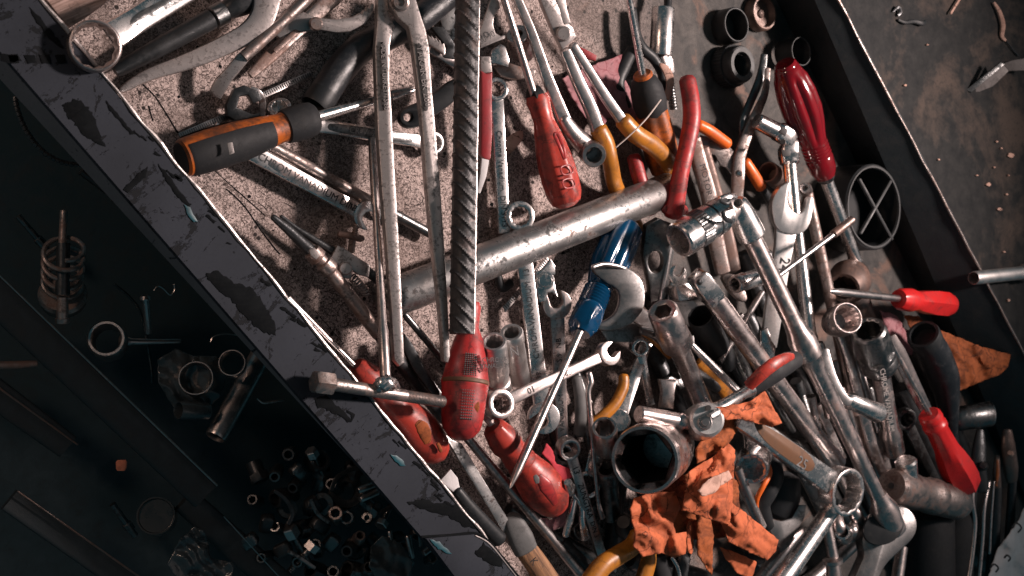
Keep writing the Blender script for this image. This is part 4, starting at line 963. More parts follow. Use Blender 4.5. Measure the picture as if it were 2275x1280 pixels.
# red screwdrivers by the rail
def red_fat(label, a, b, sh0, sh1, sr, wr, seed):
    p = T('screwdriver', label, 'screwdriver', (a[0]+b[0])/2, (a[1]+b[1])/2, 20)
    global hd
    hd = L(p, 'handle', 'red_orange', a, b, [(0, 0), (0, 20), (.02, 27, 'q'), (.14, 35), (.2, 36), (.26, 31), (.32, 33), (.36, 35), (.38, 33.5), (.41, 36), (.43, 34.5), (.46, 38), (.5, 40), (.6, 47), (.7, 50), (.8, 47), (.9, 39), (.96, 28), (1, 9), (1, 0)], seg=56, sq=.95)
    L(p, 'shaft', 'chrome_warm', sh0, sh1, [(0, sr), (1, sr)])
    return p
p = red_fat('red screwdriver with a dark thumb hollow lying along the near rail under the bolt', (788, 812, 40), (985, 1018, 40), (640, 662, 36), (792, 818, 40), 7, 4, 1)
SW(hd, 'thumb_hollow', 'leather_dark', [(926, 938, 66, 7), (938, 950, 67, 15), (946, 968, 66, 14), (950, 985, 64, 7)], .22)
SW(hd, 'hang_hole', 'leather_dark', [(972, 985, 58, 4), (978, 998, 56, 5), (980, 1004, 55, 3)], .5)
p = red_fat('red screwdriver with a grey scuffed hollow lying below the wrench stamped 10', (1094, 946, 44), (1246, 1136, 40), (1060, 900, 34), (1098, 950, 42), 9, 4, 2)
SW(hd, 'thumb_hollow', 'red', [(1196, 1058, 72, 8), (1212, 1080, 73, 16), (1226, 1102, 71, 12), (1234, 1120, 66, 6)], .3)
SW(hd, 'scuff', 'rubber_grey', [(1188, 1056, 75, 4), (1192, 1064, 76, 7), (1194, 1074, 76, 4)], .2)
p = T('pry_rod', 'long grey round rod running from the red studded handle down to the bottom edge', 'rod', 1170, 1130, 18)
L(p, 'rod', 'steel_satin', (1034, 966, 26), (1312, 1302, 20), [(0, 0), (0, 9), (.02, 11), (1, 12)])
p = T('wooden_file', 'flat file with a grey ferrule and a chipped wooden handle at the bottom', 'file', 1140, 1160, 14)
PL(p, 'blade', 'galvanized', [(985,960),(1000,975),(1025,985),(1082,1080),(1132,1160),(1118,1185),(1060,1090),(1010,1010)], axis=((1000,980,24),(1125,1170,26)), th=5, bev=.8)
SW(p, 'ferrule', 'rubber_grey', [(1136, 1145, 26, 18), (1142, 1165, 28, 25), (1156, 1195, 30, 29), (1168, 1222, 30, 27)], .6, ex=3)
SW(p, 'handle', 'handle_wood', [(1166, 1218, 28, 25), (1190, 1250, 28, 26), (1222, 1300, 28, 28)], .7, ex=2.6, cap=False)
TX(p, 'K', (1186, 1248, 48), (1200, 1268, 48), 18)
p = T('screwdriver', 'black screwdriver with a pale blade tucked under the near rail', 'screwdriver', 990, 1080, 14)
PL(p, 'blade', 'white_cloth', [(975,1070),(1000,1042),(1016,1062),(1022,1090),(1030,1106),(1010,1096),(990,1080)], h=44, th=4, bev=.7)
SW(p, 'handle', 'black_plastic', [(1015, 1090, 46, 12), (1050, 1135, 46, 16), (1110, 1200, 44, 18)], .8)

# sockets beside the red handle
p = T('socket', 'chrome socket stamped chrome vanadium standing by the red studded handle', 'socket', 1103, 850, 18)
L(p, 'body', 'chrome_satin', (1097, 758, 62), (1108, 868, 30), [(.4, 0), (.4, 17), (.04, 19, 's'), (0, 21), (0, 26), (.03, 28), (.62, 28), (.64, 26), (.78, 26), (.8, 29, 'k'), (.96, 29, 'k'), (1, 25), (1, 0)])
TX(p, 'CHROME', (1099, 800, 80), (1130, 799, 80), 12, 'ink'); TX(p, 'VANADIUM', (1100, 813, 79), (1130, 812, 79), 11, 'ink')
p = T('socket', 'chrome socket marked with an N shaped logo beside the lettered flat spanner', 'socket', 1148, 840, 14)
L(p, 'body', 'chrome_satin', (1136, 738, 54), (1156, 846, 22), [(.4, 0), (.4, 15), (.04, 17, 's'), (0, 18), (0, 24), (.03, 26, 'k'), (.17, 26, 'k'), (.19, 24), (.6, 24), (.62, 23), (.97, 24), (1, 21), (1, 0)])
TX(p, 'N', (1143, 782, 66), (1160, 778, 66), 24, 'recess')
# lettered combination wrench
g = WR('combination_wrench', 'flat ring and open wrench lettered CHROM-VANADIUM standing under the pipe', (1153, 481, 20), (1207, 928, 30), 38, 'ring', 'open', 'chrome', R1=34, R2=36, ri=.6, rot2=-1.1, th=5, txt=[('CHROM-VANADIUM', .515, 14, True), ('13', .28, 15, True), ('39', .79, 13, True)], bv=1, w2=36)
g = WR('combination_wrench', 'worn open ended wrench with its jaw upwards between the lettered wrench and the blue screwdriver', (1236, 676, 26), (1250, 1008, 18), 33, 'open', 'ring', 'chrome_warm', R1=33, R2=24, rot1=-.25, th=5, txt=[('24.5  S.9  NB', .36, 13, True), ('VANADIUM', .72, 12, True)], bv=1)
p = T('wire_cutters', 'small silver wire cutters with a round joint below the pipe', 'cutters', 1212, 622, 10)
PL(p, 'jaw', 'chrome', [(1190,606),(1205,596),(1222,575),(1231,590),(1233,610),(1220,612),(1215,625)], h=20, th=5, bev=.8)
PL(p, 'body', 'chrome', [(1188,604),(1205,600),(1228,612),(1232,640),(1238,660),(1226,650),(1215,650),(1212,668),(1196,672),(1190,640)], h=24, th=6, bev=.8)
L(p, 'pivot', 'chrome', (1211, 624, 27), (1212, 623, 31), [(0, 20), (.8, 20), (.9, 17), (.9, 15), (1, 14), (1, 0)])
SW(p, 'handle', 'black_plastic', [(1106, 612, 8, 9), (1116, 640, 8, 10), (1135, 628, 8, 10)], .8)
c_ = T('hose_clamp', 'loose ribbed clamp strap crossing under the lettered wrench below the pipe', 'clamp', 1165, 640, 6)
strap(c_, (1118, 688, 6), (1216, 576, 8), 14)
# blue screwdriver and its big jaw
p = T('screwdriver', 'clear blue screwdriver under the grey crescent jaw with a long pointed shaft', 'screwdriver', 1330, 640, 30)
a, b = (1392, 498, 26), (1288, 740, 44)
L(p, 'handle', 'blue_clear', a, b, [(0, 0), (0, 30), (.04, 42), (.2, 46, 'f'), (.42, 44, 'f'), (.54, 34, 'f'), (.6, 28)] + [x for i in range(7) for x in ((.61+i*.025, 29), (.622+i*.025, 32))] + [(.80, 33), (.86, 33, 'h'), (.95, 32, 'h'), (.97, 28), (1, 24), (1, 0)], seg=60)
L(p, 'shaft', 'chrome_warm', (1288, 738, 48), (1132, 1086, 72), [(0, 0), (0, 10), (.78, 10), (.9, 9), (.985, 3.5), (1, 1), (1, 0)])
p = T('adjustable_spanner', 'grey crescent shaped spanner jaw with oily specks around the blue screwdriver', 'spanner', 1390, 660, 20)
PL(p, 'jaw', 'steel_grey', [(1313,600),(1318,588),(1340,583),(1372,588),(1402,600),(1424,622),(1431,650),(1429,685),(1410,712),(1385,728),(1350,736),(1325,732),(1316,722),(1345,712),(1366,696),(1375,672),(1374,650),(1364,638),(1335,622)], h=50, th=8, bev=1.6, sm=1)
SW(p, 'rim', 'steel_satin', [(1316, 594, 55, 5), (1345, 587, 55, 5), (1385, 596, 55, 5), (1416, 618, 55, 5), (1428, 650, 55, 4)], .8, n=6)
SW(p, 'shank', 'steel_satin', [(1405, 690, 46, 20), (1432, 712, 42, 19), (1470, 745, 36, 18), (1510, 790, 30, 17)], .35, ex=4)
PL(('flat speckled steel plate tilted beneath the crescent jaw', 'plate'), 'steel_plate', 'steel_grey', [(1330,728),(1400,710),(1440,690),(1450,735),(1400,760),(1350,760)], h=22, th=3, bev=.5)

# combination wrench stamped 10
g = WR('combination_wrench', 'small combination wrench stamped 10 with a ratchet ring left and an open jaw right', (1107, 898, 52), (1350, 786, 56), 28, 'ring', 'open', 'chrome_warm', R1=33, R2=28, ri=.58, rot2=.35, th=6, txt=[('10', .27, 15, True), ('CR-V', .58, 12, True)], bv=1.2)
g = WR('ring_spanner', 'narrow ring spanner lettered along its handle standing below the wrench stamped 10', (1262, 995, 40), (1345, 1262, 30), 27, 'ring', 'open', 'steel_satin', R1=25, R2=24, ri=.66, txt=[('13', .17, 15, False), ('ZUNGTRA', .42, 14, False), ('DIN 3', .66, 12, False)], th=6, bv=1.5)
p = T('worn_pliers', 'grey and brown worn pliers handle standing upright between wrenches', 'pliers', 1290, 900, 12)
SW(p, 'handle', 'rubber_grey', [(1280, 838, 30, 11), (1288, 880, 30, 13), (1290, 930, 28, 14), (1286, 966, 26, 13)], .7)
SW(('thin bent steel hook rod with a flattened foot', 'hook'), 'hook_rod', 'chrome_warm', [(1308, 828, 44, 7), (1312, 850, 45, 8), (1307, 872, 45, 6), (1312, 930, 45, 6), (1320, 1030, 42, 5), (1330, 1120, 38, 5), (1338, 1150, 36, 8)], .8, n=6)
p = T('amber_pliers', 'amber pliers grip curving in an arc beside the drawer floor', 'pliers', 1360, 890, 14)
SW(p, 'grip', 'amber', [(1386, 836, 34, 11), (1384, 862, 35, 13), (1366, 898, 35, 13), (1340, 924, 33, 13), (1318, 940, 30, 12)], .9)
g = WR('combination_wrench', 'chrome wrench with a rounded flat head standing behind the small dark socket', (1374, 935, 30), (1440, 752, 26), 32, None, None, 'chrome', th=6, bv=1.4, w2=26)
L(g, 'round_head', 'chrome', (1374, 934, 40), (1372, 938, 30), [(0, 0), (0, 24), (.2, 27), (1, 27)])
p = T('socket', 'small dark chrome socket with a hex mouth left of the large socket', 'socket', 1344, 990, 16)
L(p, 'body', 'chrome_warm', (1343, 950, 66), (1347, 1018, 34), tubep(28, 21, .5, 'h'))
p = T('large_socket', 'very large hexagon socket with a wide open mouth in the middle of the heap', 'socket', 1440, 1010, 20)
L(p, 'body', 'chrome_warm', (1432, 1022, 92), (1486, 986, 30), [(.75, 0), (.75, 50), (.06, 56, 'h'), (.0, 65), (0, 67), (0, 71), (.03, 74), (.22, 74), (.25, 70), (.32, 70), (.35, 74), (.6, 74), (.65, 66), (1, 60), (1, 0)])
p = T('socket', 'dark oily socket with a knurled top below the small hex socket', 'socket', 1352, 1110, 12)
L(p, 'body', 'steel_dark', (1347, 1044, 44), (1358, 1148, 20), [(.3, 0), (.3, 14), (0, 16), (0, 21), (.03, 24), (.06, 24, 'k'), (.22, 24, 'k'), (.25, 22), (.97, 23), (1, 19), (1, 0)])
L(p, 'bore', 'bare_patch', (1437, 1018, 86), (1478, 992, 40), [(.9, 0), (.9, 46), (0, 53, 'h'), (0, 54, 'h'), (1, 50)])  # black liner added to paint the shade inside the large socket
# ratchet with a red and black grip
p = T('ratchet', 'chrome ratchet with a red and black bent grip and an extension to the left', 'ratchet', 1600, 900, 40)
L(p, 'head', 'chrome_satin', (1572, 932, 98), (1552, 940, 66), [(0, 0), (0, 32), (.06, 38), (.4, 41), (.9, 41), (1, 36), (1, 0)])
SW(p, 'head_body', 'chrome', [(1528, 940, 76, 24), (1548, 938, 80, 36), (1566, 934, 82, 38)], .6)
L(p, 'drive_button', 'steel_satin', (1568, 938, 104), (1566, 940, 97), [(0, 0), (0, 8), (.2, 9), (.5, 9), (.5, 14), (.7, 16), (1, 16)])
SW(p, 'lever', 'chrome', [(1580, 926, 104, 8), (1592, 918, 104, 9), (1596, 910, 103, 7)], .5)
for (x, y) in ((1574, 906), (1586, 952)): L(p, 'screw', 'recess', (x, y, 100.5), (x-1, y, 97), [(0, 0), (0, 6), (1, 6)])
L(p, 'shank', 'chrome', (1586, 915, 88), (1672, 862, 96), [(0, 20), (.2, 15), (.8, 13), (.85, 15), (.98, 16), (1, 14)])
SW(p, 'grip', 'rubber', [(1662, 866, 94, 17), (1690, 846, 98, 24), (1720, 824, 102, 26), (1750, 806, 102, 24), (1770, 798, 100, 18)], .9, seg=28)
SW(p, 'grip_inlay', 'red_orange', [(1663, 858, 104, 13), (1688, 834, 112, 15), (1716, 811, 117, 15), (1745, 796, 116, 12), (1762, 792, 110, 7)], .55, seg=24)
L(p, 'extension', 'chrome_warm', (1418, 920, 72), (1530, 940, 78), [(0, 0), (0, 17), (.02, 19), (.72, 19), (.74, 16), (.8, 20), (.86, 20), (.88, 16), (1, 16)])
# crumpled orange leather glove
p = T('leather_glove', 'crumpled torn orange leather glove lying over the middle of the heap', 'glove', 1560, 1100, 60)
cloth(p, 'back', 'leather_dark', [(1470,1090),(1530,1050),(1600,1050),(1640,1070),(1645,1150),(1610,1195),(1550,1200),(1500,1190)], 52, 6, 10, fr=.025, dome=6)
cloth(p, 'cuff', 'leather', [(1400,1130),(1410,1108),(1440,1096),(1500,1092),(1512,1130),(1496,1160),(1500,1185),(1526,1182),(1524,1230),(1500,1240),(1470,1228),(1430,1238),(1408,1215),(1410,1180)], 70, 9, 11, fr=.026, dome=10)
cloth(p, 'fold', 'leather', [(1475,1080),(1500,1058),(1520,1055),(1530,1080),(1525,1110),(1512,1105),(1490,1098)], 68, 6, 12, fr=.03, dome=6)
cloth(p, 'palm', 'leather', [(1516,1135),(1522,1100),(1530,1048),(1560,1030),(1590,1010),(1620,985),(1634,1000),(1630,1050),(1628,1110),(1622,1165),(1590,1158),(1560,1148)], 84, 9, 13, fr=.022, dome=14)
cloth(p, 'lining', 'leather_pale', [(1552,1090),(1575,1065),(1620,1045),(1628,1062),(1600,1080),(1590,1095),(1560,1104)], 108, 4, 14, fr=.03)
cloth(p, 'thumb', 'leather_dark', [(1545,1000),(1560,970),(1590,940),(1610,915),(1636,925),(1640,955),(1620,985),(1580,1015),(1550,1030)], 76, 9, 15, fr=.03, dome=8)
cloth(p, 'finger', 'leather', [(1590,905),(1625,900),(1665,893),(1685,880),(1700,868),(1712,893),(1737,940),(1716,950),(1680,940),(1640,930),(1615,935)], 98, 7, 16, fr=.03, dome=5)
cloth(p, 'finger', 'leather', [(1600,1160),(1625,1115),(1650,1135),(1690,1165),(1730,1200),(1724,1225),(1705,1245),(1660,1225),(1620,1205)], 66, 8, 17, fr=.022, dome=14)
cloth(p, 'finger', 'leather_dark', [(1548,1140),(1578,1150),(1586,1190),(1582,1280),(1570,1262),(1552,1235),(1550,1190)], 62, 7, 18, fr=.03, dome=6)
cloth(p, 'finger', 'leather', [(1600,1215),(1640,1230),(1682,1248),(1668,1290),(1640,1275),(1615,1245)], 52, 7, 19, fr=.03, dome=5)
cloth(p, 'finger', 'leather', [(1528,1158),(1538,1155),(1542,1190),(1538,1232),(1530,1228),(1526,1200)], 62, 3, 20, fr=.03)

# ================================================================ right half
g = T('open_wrench', 'bright open ended wrench stamped 24 with its wide jaw upwards', 'wrench', 1740, 560, 40)
ax24 = ((1757, 440, 50), (1716, 700, 34))
PL(g, 'open_jaw', 'chrome_satin', [(1753,402),(1740,408),(1727,417),(1713,441),(1710,466),(1715,491),(1722,508),(1740,518),(1768,522),(1787,512),(1798,491),(1803,455),(1802,437),(1792,438),(1787,456),(1780,472),(1766,474),(1755,468),(1746,455),(1745,434),(1750,418)], axis=ax24, th=11, bev=1.2, sm=1)
PL(g, 'handle', 'chrome_satin', [(1722,500),(1720,547),(1712,600),(1698,690),(1690,770),(1724,772),(1738,690),(1745,640),(1756,575),(1768,515)], axis=ax24, th=7, bev=1.4)
TXP(g, '24', ax24, 3.8, (1742, 588), (1736, 620), 24)
p = T('breaker_bar', 'long chrome breaker bar with a universal joint and a knurled socket at its top', 'breaker bar', 1790, 780, 50)
L(p, 'socket', 'chrome', (1508, 535, 76), (1606, 474, 80), [(.4, 0), (.4, 26), (.05, 30), (0, 32), (0, 38), (.03, 41), (.28, 41), (.3, 40), (.55, 40), (.57, 40), (.9, 40), (.93, 36), (1, 36), (1, 0)])
o = L(p, 'knurled_band', 'steel_dark', (1508, 535, 76), (1606, 474, 80), [(.31, 40), (.32, 41.5, 'k'), (.42, 42, 'k'), (.53, 41.5, 'k'), (.54, 40)])
L(p, 'groove', 'black_plastic', (1508, 535, 76), (1606, 474, 80), [(.70, 40), (.705, 40.7), (.735, 40.7), (.74, 40)])
SW(p, 'yoke', 'chrome_warm', [(1592, 482, 80, 36), (1612, 466, 82, 34), (1632, 456, 84, 22)], .8, ex=3)
for (x, y, h) in ((1618, 440, 84), (1640, 480, 82)): SW(p, 'fork_arm', 'chrome', [(x-18, y+6, h, 11), (x, y, h+2, 11), (x+14, y+2, h, 10)], .8, ex=3)
L(p, 'joint_collar', 'chrome', (1634, 446, 84), (1672, 528, 82), [(0, 0), (0, 18), (.06, 24), (.3, 28), (.8, 32), (.95, 32), (1, 28)], sq=.9)
L(p, 'joint_pin', 'steel_satin', (1640, 452, 104), (1641, 452, 96), [(0, 0), (.0, 4.5), (-.35, 5), (-.4, 10), (1, 11)])
SW(p, 'fork_gap', 'black_plastic', [(1606, 470, 104, 5), (1612, 486, 103, 6), (1626, 492, 100, 5)], .5)
SW(p, 'fork_gap', 'black_plastic', [(1600, 446, 102, 4), (1614, 452, 104, 5), (1622, 446, 104, 4)], .5)
L(p, 'pin_hole', 'recess', (1639, 451, 109), (1641, 452, 102), [(0, 0), (0, 4), (1, 4)])
L(p, 'shaft', 'chrome_warm', (1664, 516, 80), (1958, 1118, 78), [(0, 21), (.3, 21), (.34, 24), (.37, 31), (.43, 31), (.44, 25), (.47, 23), (.5, 21), (.98, 17), (1, 17)])
L(p, 'socket', 'chrome_warm', (1984, 1178, 74), (1950, 1098, 78), [(.4, 0), (.4, 18), (0, 22), (0, 28), (.03, 31), (.6, 31), (.75, 24), (1, 18), (1, 0)])
p = T('extension_bar', 'thick chrome extension bar with a square drive end and detent ball', 'extension bar', 1690, 800, 40)
L(p, 'shaft', 'chrome_warm', (1580, 655, 70), (1856, 1030, 52), [(0, 22), (.05, 23), (.55, 22), (.9, 22), (.94, 26), (1, 26), (1, 0)])
SW(p, 'square_drive', 'chrome', [(1552, 618, 74, 22), (1582, 660, 71, 23)], 1, ex=8, n=3)
L(p, 'detent_ball', 'steel_black', (1553, 626, 97), (1554, 627, 92), [(0, 0), (.3, 5), (1, 7)])
p = T('extension_socket', 'chrome extension with a square socket mouth standing beside the crescent jaw', 'extension bar', 1490, 760, 36)
L(p, 'socket_head', 'chrome_warm', (1472, 690, 86), (1508, 772, 66), [(.3, 0), (.3, 15), (.02, 19, 'h'), (0, 25), (0, 30), (.04, 34), (.8, 37), (.9, 36), (1, 24)])
L(p, 'shaft', 'chrome_warm', (1504, 762, 66), (1572, 925, 40), [(0, 25), (.1, 22), (1, 22), (1, 0)])
p = T('drive_adaptor', 'bright square drive block lying behind the extension bar end', 'adaptor', 1525, 650, 30)
SW(p, 'block', 'chrome', [(1502, 652, 44, 20), (1548, 640, 46, 21)], 1, ex=9, n=2)
WR('open_wrench', 'small open ended wrench with its jaw upwards under the extension bar', (1503, 608, 40), (1480, 700, 30), 20, 'open', None, 'chrome', R1=21, rot1=.15, th=5)
L(('black plastic tube leaning under the thick extension bar', 'tube'), 'plastic_tube', 'black_plastic', (1556, 702, 46), (1612, 806, 20), tubep(30, 25, .5))
p = T('socket', 'long chrome socket marked 16mm lying under the breaker bar', 'socket', 1670, 618, 30)
L(p, 'body', 'chrome', (1632, 632, 48), (1700, 612, 46), tubep(20, 13, .5, 'h'))
TX(p, '16mm', (1668, 619, 66), (1690, 612, 66), 15, 'ink')
p = T('brass_tipped_rod', 'thin steel rod with a brown sleeve end crossing the bright wrench stamped 24', 'rod', 1800, 560, 60)
L(p, 'rod', 'steel_satin', (1722, 618, 78), (1856, 518, 82), [(0, 0), (0, 6), (1, 6.5)])
L(p, 'sleeve', 'steel_brown', (1850, 522, 82), (1894, 487, 84), [(0, 7), (.04, 9.5), (.96, 9.5), (1, 7), (1, 0)])
L(('threaded thin rod showing between the breaker bar and the extension bar', 'threaded rod'), 'threaded_rod', 'steel_satin', (1694, 648, 48), (1598, 806, 36), [(0, 0), (0, 7), (.3, 7)] + thr(.3, 1, 7.5, 34, .15))
# clear red screwdriver
p = T('screwdriver', 'large clear red fluted screwdriver leaning towards the drawer wall', 'screwdriver', 1790, 280, 30)
a, b = (1745, 146, 62), (1834, 392, 46)
L(p, 'handle', 'red_clear', a, b, [(0, 0), (0, 22), (.015, 27), (.05, 30), (.08, 33), (.12, 38, 'f'), (.25, 44, 'f'), (.4, 45, 'f'), (.52, 40, 'f'), (.62, 33, 'f'), (.68, 30)] + [x for i in range(5) for x in ((.69+i*.03, 29.5), (.703+i*.03, 31.5))] + [(.86, 31), (.93, 30), (.97, 26), (1, 22), (1, 0)], seg=72)
L(p, 'end_cap', 'red_clear', (1743, 141, 62.5), (1746, 148, 62), [(0, 0), (0, 22), (.4, 25), (1, 26)])
L(p, 'shaft', 'chrome', (1832, 388, 46), (1916, 622, 30), [(0, 14), (1, 15)])
L(p, 'guard', 'steel_dark', (1830, 383, 46), (1838, 402, 45), [(0, 20), (.3, 22), (.7, 20), (1, 15)])
p = T('universal_joint', 'chrome universal joint with open yokes beside the clear red screwdriver', 'universal joint', 1740, 310, 24)
L(p, 'socket', 'chrome', (1680, 268, 40), (1742, 300, 44), [(0, 0), (0, 15), (.04, 18), (.9, 20), (1, 20)])
SW(p, 'yoke', 'chrome', [(1730, 292, 44, 22), (1748, 303, 46, 22), (1758, 310, 46, 18)], .9, ex=4)
PL(p, 'yoke_window', 'recess', [(1735,280),(1750,288),(1744,302),(1730,294)], h=64, th=3, bev=.4)
PL(p, 'yoke_window', 'recess', [(1735,333),(1757,335),(1755,347),(1738,348)], h=61, th=3, bev=.4)
L(p, 'pin', 'recess', (1739, 315, 64), (1740, 315, 60), [(0, 0), (0, 6), (1, 6)])
SW(p, 'yoke', 'chrome', [(1758, 312, 46, 16), (1752, 335, 44, 22), (1753, 355, 42, 21)], .85, ex=4)
L(p, 'shaft', 'chrome', (1753, 352, 42), (1766, 480, 50), [(0, 20), (.08, 22), (.12, 16), (1, 15)])
p = T('socket', 'small dark socket with a brown sheen between the orange grip and the open wrench', 'socket', 1718, 390, 10)
L(p, 'body', 'steel_brown', (1706, 382, 26), (1736, 402, 16), tubep(24, 19, .6))
L(('dull chrome bar running down behind the wrench stamped 24', 'bar'), 'chrome_bar', 'chrome', (1766, 470, 34), (1802, 770, 34), [(0, 13), (.9, 15), (.93, 18), (1, 18)])
p = T('hinged_handle', 'slim worn bar with a small eye end standing right of the wrench stamped 24', 'bar', 1830, 650, 26)
L(p, 'shaft', 'steel_rusty', (1794, 430, 34), (1900, 920, 30), [(0, 12), (.6, 13), (1, 14)])
L(p, 'eye', 'chrome_warm', (1789, 418, 46), (1791, 424, 34), [(.8, 0), (.8, 5), (0, 6), (0, 11), (.2, 14), (1, 14)])
# far ring spanner and tube head
p = T('ring_spanner', 'heavy dull spanner head shaped like a domed ring near the far floor', 'spanner', 1885, 620, 16)
L(p, 'head', 'steel_brown', (1876, 640, 44), (1896, 610, 26), [(.9, 0), (.9, 24), (.02, 26, 's'), (0, 29), (0, 33), (.25, 44), (.6, 47), (.9, 40), (1, 30), (1, 0)])
SW(p, 'shank', 'steel_brown', [(1905, 650, 24, 24), (1925, 700, 22, 20), (1945, 760, 18, 18)], .5)
p = T('screwdriver', 'small bright red screwdriver lying level with its tip pointing left', 'screwdriver', 2060, 675, 30)
L(p, 'handle', 'red_bright', (1996, 664, 56), (2118, 678, 50), [(0, 0), (0, 20), (.06, 25, 'q'), (.2, 26), (.3, 22), (.38, 24, 'h'), (.6, 29, 'h'), (.8, 29, 'h'), (.92, 24), (1, 10), (1, 0)], seg=48)
L(p, 'shaft', 'steel_satin', (2000, 664, 56), (1844, 647, 66), [(0, 8), (.85, 9), (.95, 6), (1, 2), (1, 0)])
p = T('ring_socket', 'worn ring socket with a brown twelve point mouth facing right', 'socket', 1874, 706, 30)
L(p, 'head', 'chrome_warm', (1884, 706, 70), (1850, 720, 42), [(.7, 0), (.7, 20), (.08, 27, 's'), (.01, 31), (0, 32), (0, 33), (.1, 36), (.6, 36), (1, 28), (1, 0)])
SW(p, 'shank', 'chrome_warm', [(1868, 740, 46, 16), (1884, 790, 42, 13), (1902, 860, 38, 13), (1935, 985, 34, 14), (1960, 1060, 30, 14)], .6, ex=3)
p = T('impact_socket', 'dark double ended socket with a wide mouth on a lettered chrome shaft', 'socket', 1950, 800, 30)
L(p, 'body', 'steel_dark', (1928, 732, 78), (1958, 826, 60), [(.35, 0), (.35, 24), (.02, 27, 's'), (0, 31), (0, 35), (.04, 39), (.3, 40, 'h'), (.55, 40, 'h'), (.57, 41), (.65, 41), (.67, 37), (.72, 41), (.85, 41), (.9, 32), (1, 28), (1, 0)])
L(p, 'shaft', 'chrome_warm', (1954, 812, 60), (1980, 970, 44), [(0, 20), (.85, 20), (.95, 25), (1, 25)])
L(p, 'socket_end', 'chrome_warm', (1978, 958, 45), (1988, 1008, 40), [(0, 22), (.05, 23), (.9, 23), (1, 20), (1, 0)])
TX(p, 'CHROME VANADIUM', (1971, 890, 74), (1984, 970, 66), 13, 'pale_ink')
p = T('screwdriver', 'bright red faceted screwdriver with its slim shaft running up left along the ruler', 'screwdriver', 2105, 1000, 40)
L(p, 'handle', 'red_bright', (2064, 920, 70), (2148, 1084, 62), [(0, 0), (0, 20), (.02, 25), (.06, 26), (.08, 22), (.11, 23), (.13, 27), (.17, 27), (.2, 24, 'q'), (.45, 27, 'q'), (.55, 31, 'h'), (.7, 36, 'h'), (.85, 37, 'h'), (.96, 33, 'h'), (1, 22), (1, 0)], seg=48)
L(p, 'shaft', 'chrome_warm', (2068, 926, 70), (1972, 748, 76), [(0, 6), (1, 6), (1, 0)])
p = T('steel_ruler', 'scuffed graduated steel strip under the slim shaft of the faceted red screwdriver', 'ruler', 2030, 860, 30)
PL(p, 'strip', 'chrome_warm', [(1972,750),(1988,742),(2010,775),(2080,930),(2066,950),(2030,890),(1985,800)], axis=((1978,748,52),(2070,940,48)), th=3, bev=.5)
for i in range(12):
    f = i/12; x, y = 1984+82*f, 775+150*f
    SW(p, 'graduation', 'recess', [(x, y, 53.6-3*f, 1.2), (x+13, y-6, 53.6-3*f, 1.2)], .5, seg=6)
p = T('rubber_elbow', 'black rubber elbow hose with an open mouth beside the orange leather flap', 'hose', 2090, 820, 30)
SW(p, 'hose', 'black_hose', [(2056, 752, 62, 34), (2078, 790, 58, 35), (2098, 840, 52, 33), (2106, 900, 44, 24), (2112, 960, 36, 16), (2122, 1030, 30, 15)], 1, seg=28, cap=False, n=9)
L(p, 'mouth', 'black_plastic', (2050, 742, 64), (2060, 760, 61), [(.9, 0), (.8, 27), (0, 29), (0, 35), (.2, 37), (1, 36)])
cloth(('torn orange brown leather flap with a hole lying by the drawer wall', 'flap'), 'leather_flap', 'leather_dark', [(2010,700),(2040,702),(2070,728),(2110,742),(2180,770),(2246,788),(2240,815),(2222,832),(2160,856),(2126,872),(2112,835),(2090,780),(2030,745)], lambda x, y: 30 + max(0, (x-2010)*.12), 6, 25, fr=.02, dome=4)
cloth(('dusky purple rag scrap in the shadow beside the black elbow hose', 'rag'), 'rag', 'pink_cloth', [(1955,690),(1990,700),(2010,730),(2040,740),(2025,790),(2000,780),(1975,740)], 26, 7, 26, fr=.035)
p = T('pipe_stub', 'short dark tube with a thin bright notched rim facing right near the wall', 'tube', 2160, 925, 20)
L(p, 'tube', 'steel_dark', (2198, 920, 52), (2118, 932, 34), [(.7, 0), (.7, 20), (.02, 24, 's'), (0, 25), (0, 27), (.02, 28), (.9, 27), (1, 22), (1, 0)])
L(p, 'rim', 'chrome', (2199, 920, 52.5), (2197, 920, 52), [(1, 24), (0, 25), (0, 27), (1, 28)])
p = T('steel_joint', 'heavy grey cylinder joint with a drilled end face and a short stub', 'joint', 2050, 1100, 30)
L(p, 'body', 'steel_rusty', (1980, 1080, 60), (2132, 1118, 54), [(0, 0), (0, 34), (.03, 40), (.3, 40), (.33, 37), (.5, 37), (.53, 41), (.62, 41), (.65, 36), (.72, 40), (.95, 40), (1, 34), (1, 0)], seg=48)
L(p, 'drilled_hole', 'recess', (1979, 1079, 60), (1982, 1080, 60), [(0, 0), (0, 7), (1, 7)])
L(p, 'stub', 'chrome', (2012, 1022, 66), (2020, 1082, 60), [(0, 0), (0, 20), (.05, 24), (.7, 22), (1, 24)])
p = T('swivel_ratchet', 'curved chrome ring handle holding a black round socket at the bottom right', 'ratchet', 1975, 1170, 40)
axr = ((1975, 1120, 66), (1920, 1300, 62))
PL(p, 'ring_handle', 'steel_grey', [(1981,1120),(2009,1124),(2027,1143),(2034,1167),(2027,1193),(2002,1218),(1970,1245),(1950,1275),(1935,1330),(1868,1330),(1886,1283),(1900,1252),(1910,1230),(1903,1208),(1907,1178),(1928,1146),(1955,1128)], axis=axr, th=22, bev=7, sm=2)
PL(p, 'insert', 'black_plastic', ell(1961, 1172, 47, 37, 36, -.5), axis=((1975,1120,77.5),(1920,1300,73.5)), th=5, bev=1)
g = WR('ring_spanner', 'big polished ring spanner with a rust brown recess and raised numerals', (1868, 1090, 80), (1640, 925, 84), 58, 'ring', None, 'chrome', R1=56, ri=.8, th=10, bv=2.5, cat='spanner', k=.25)
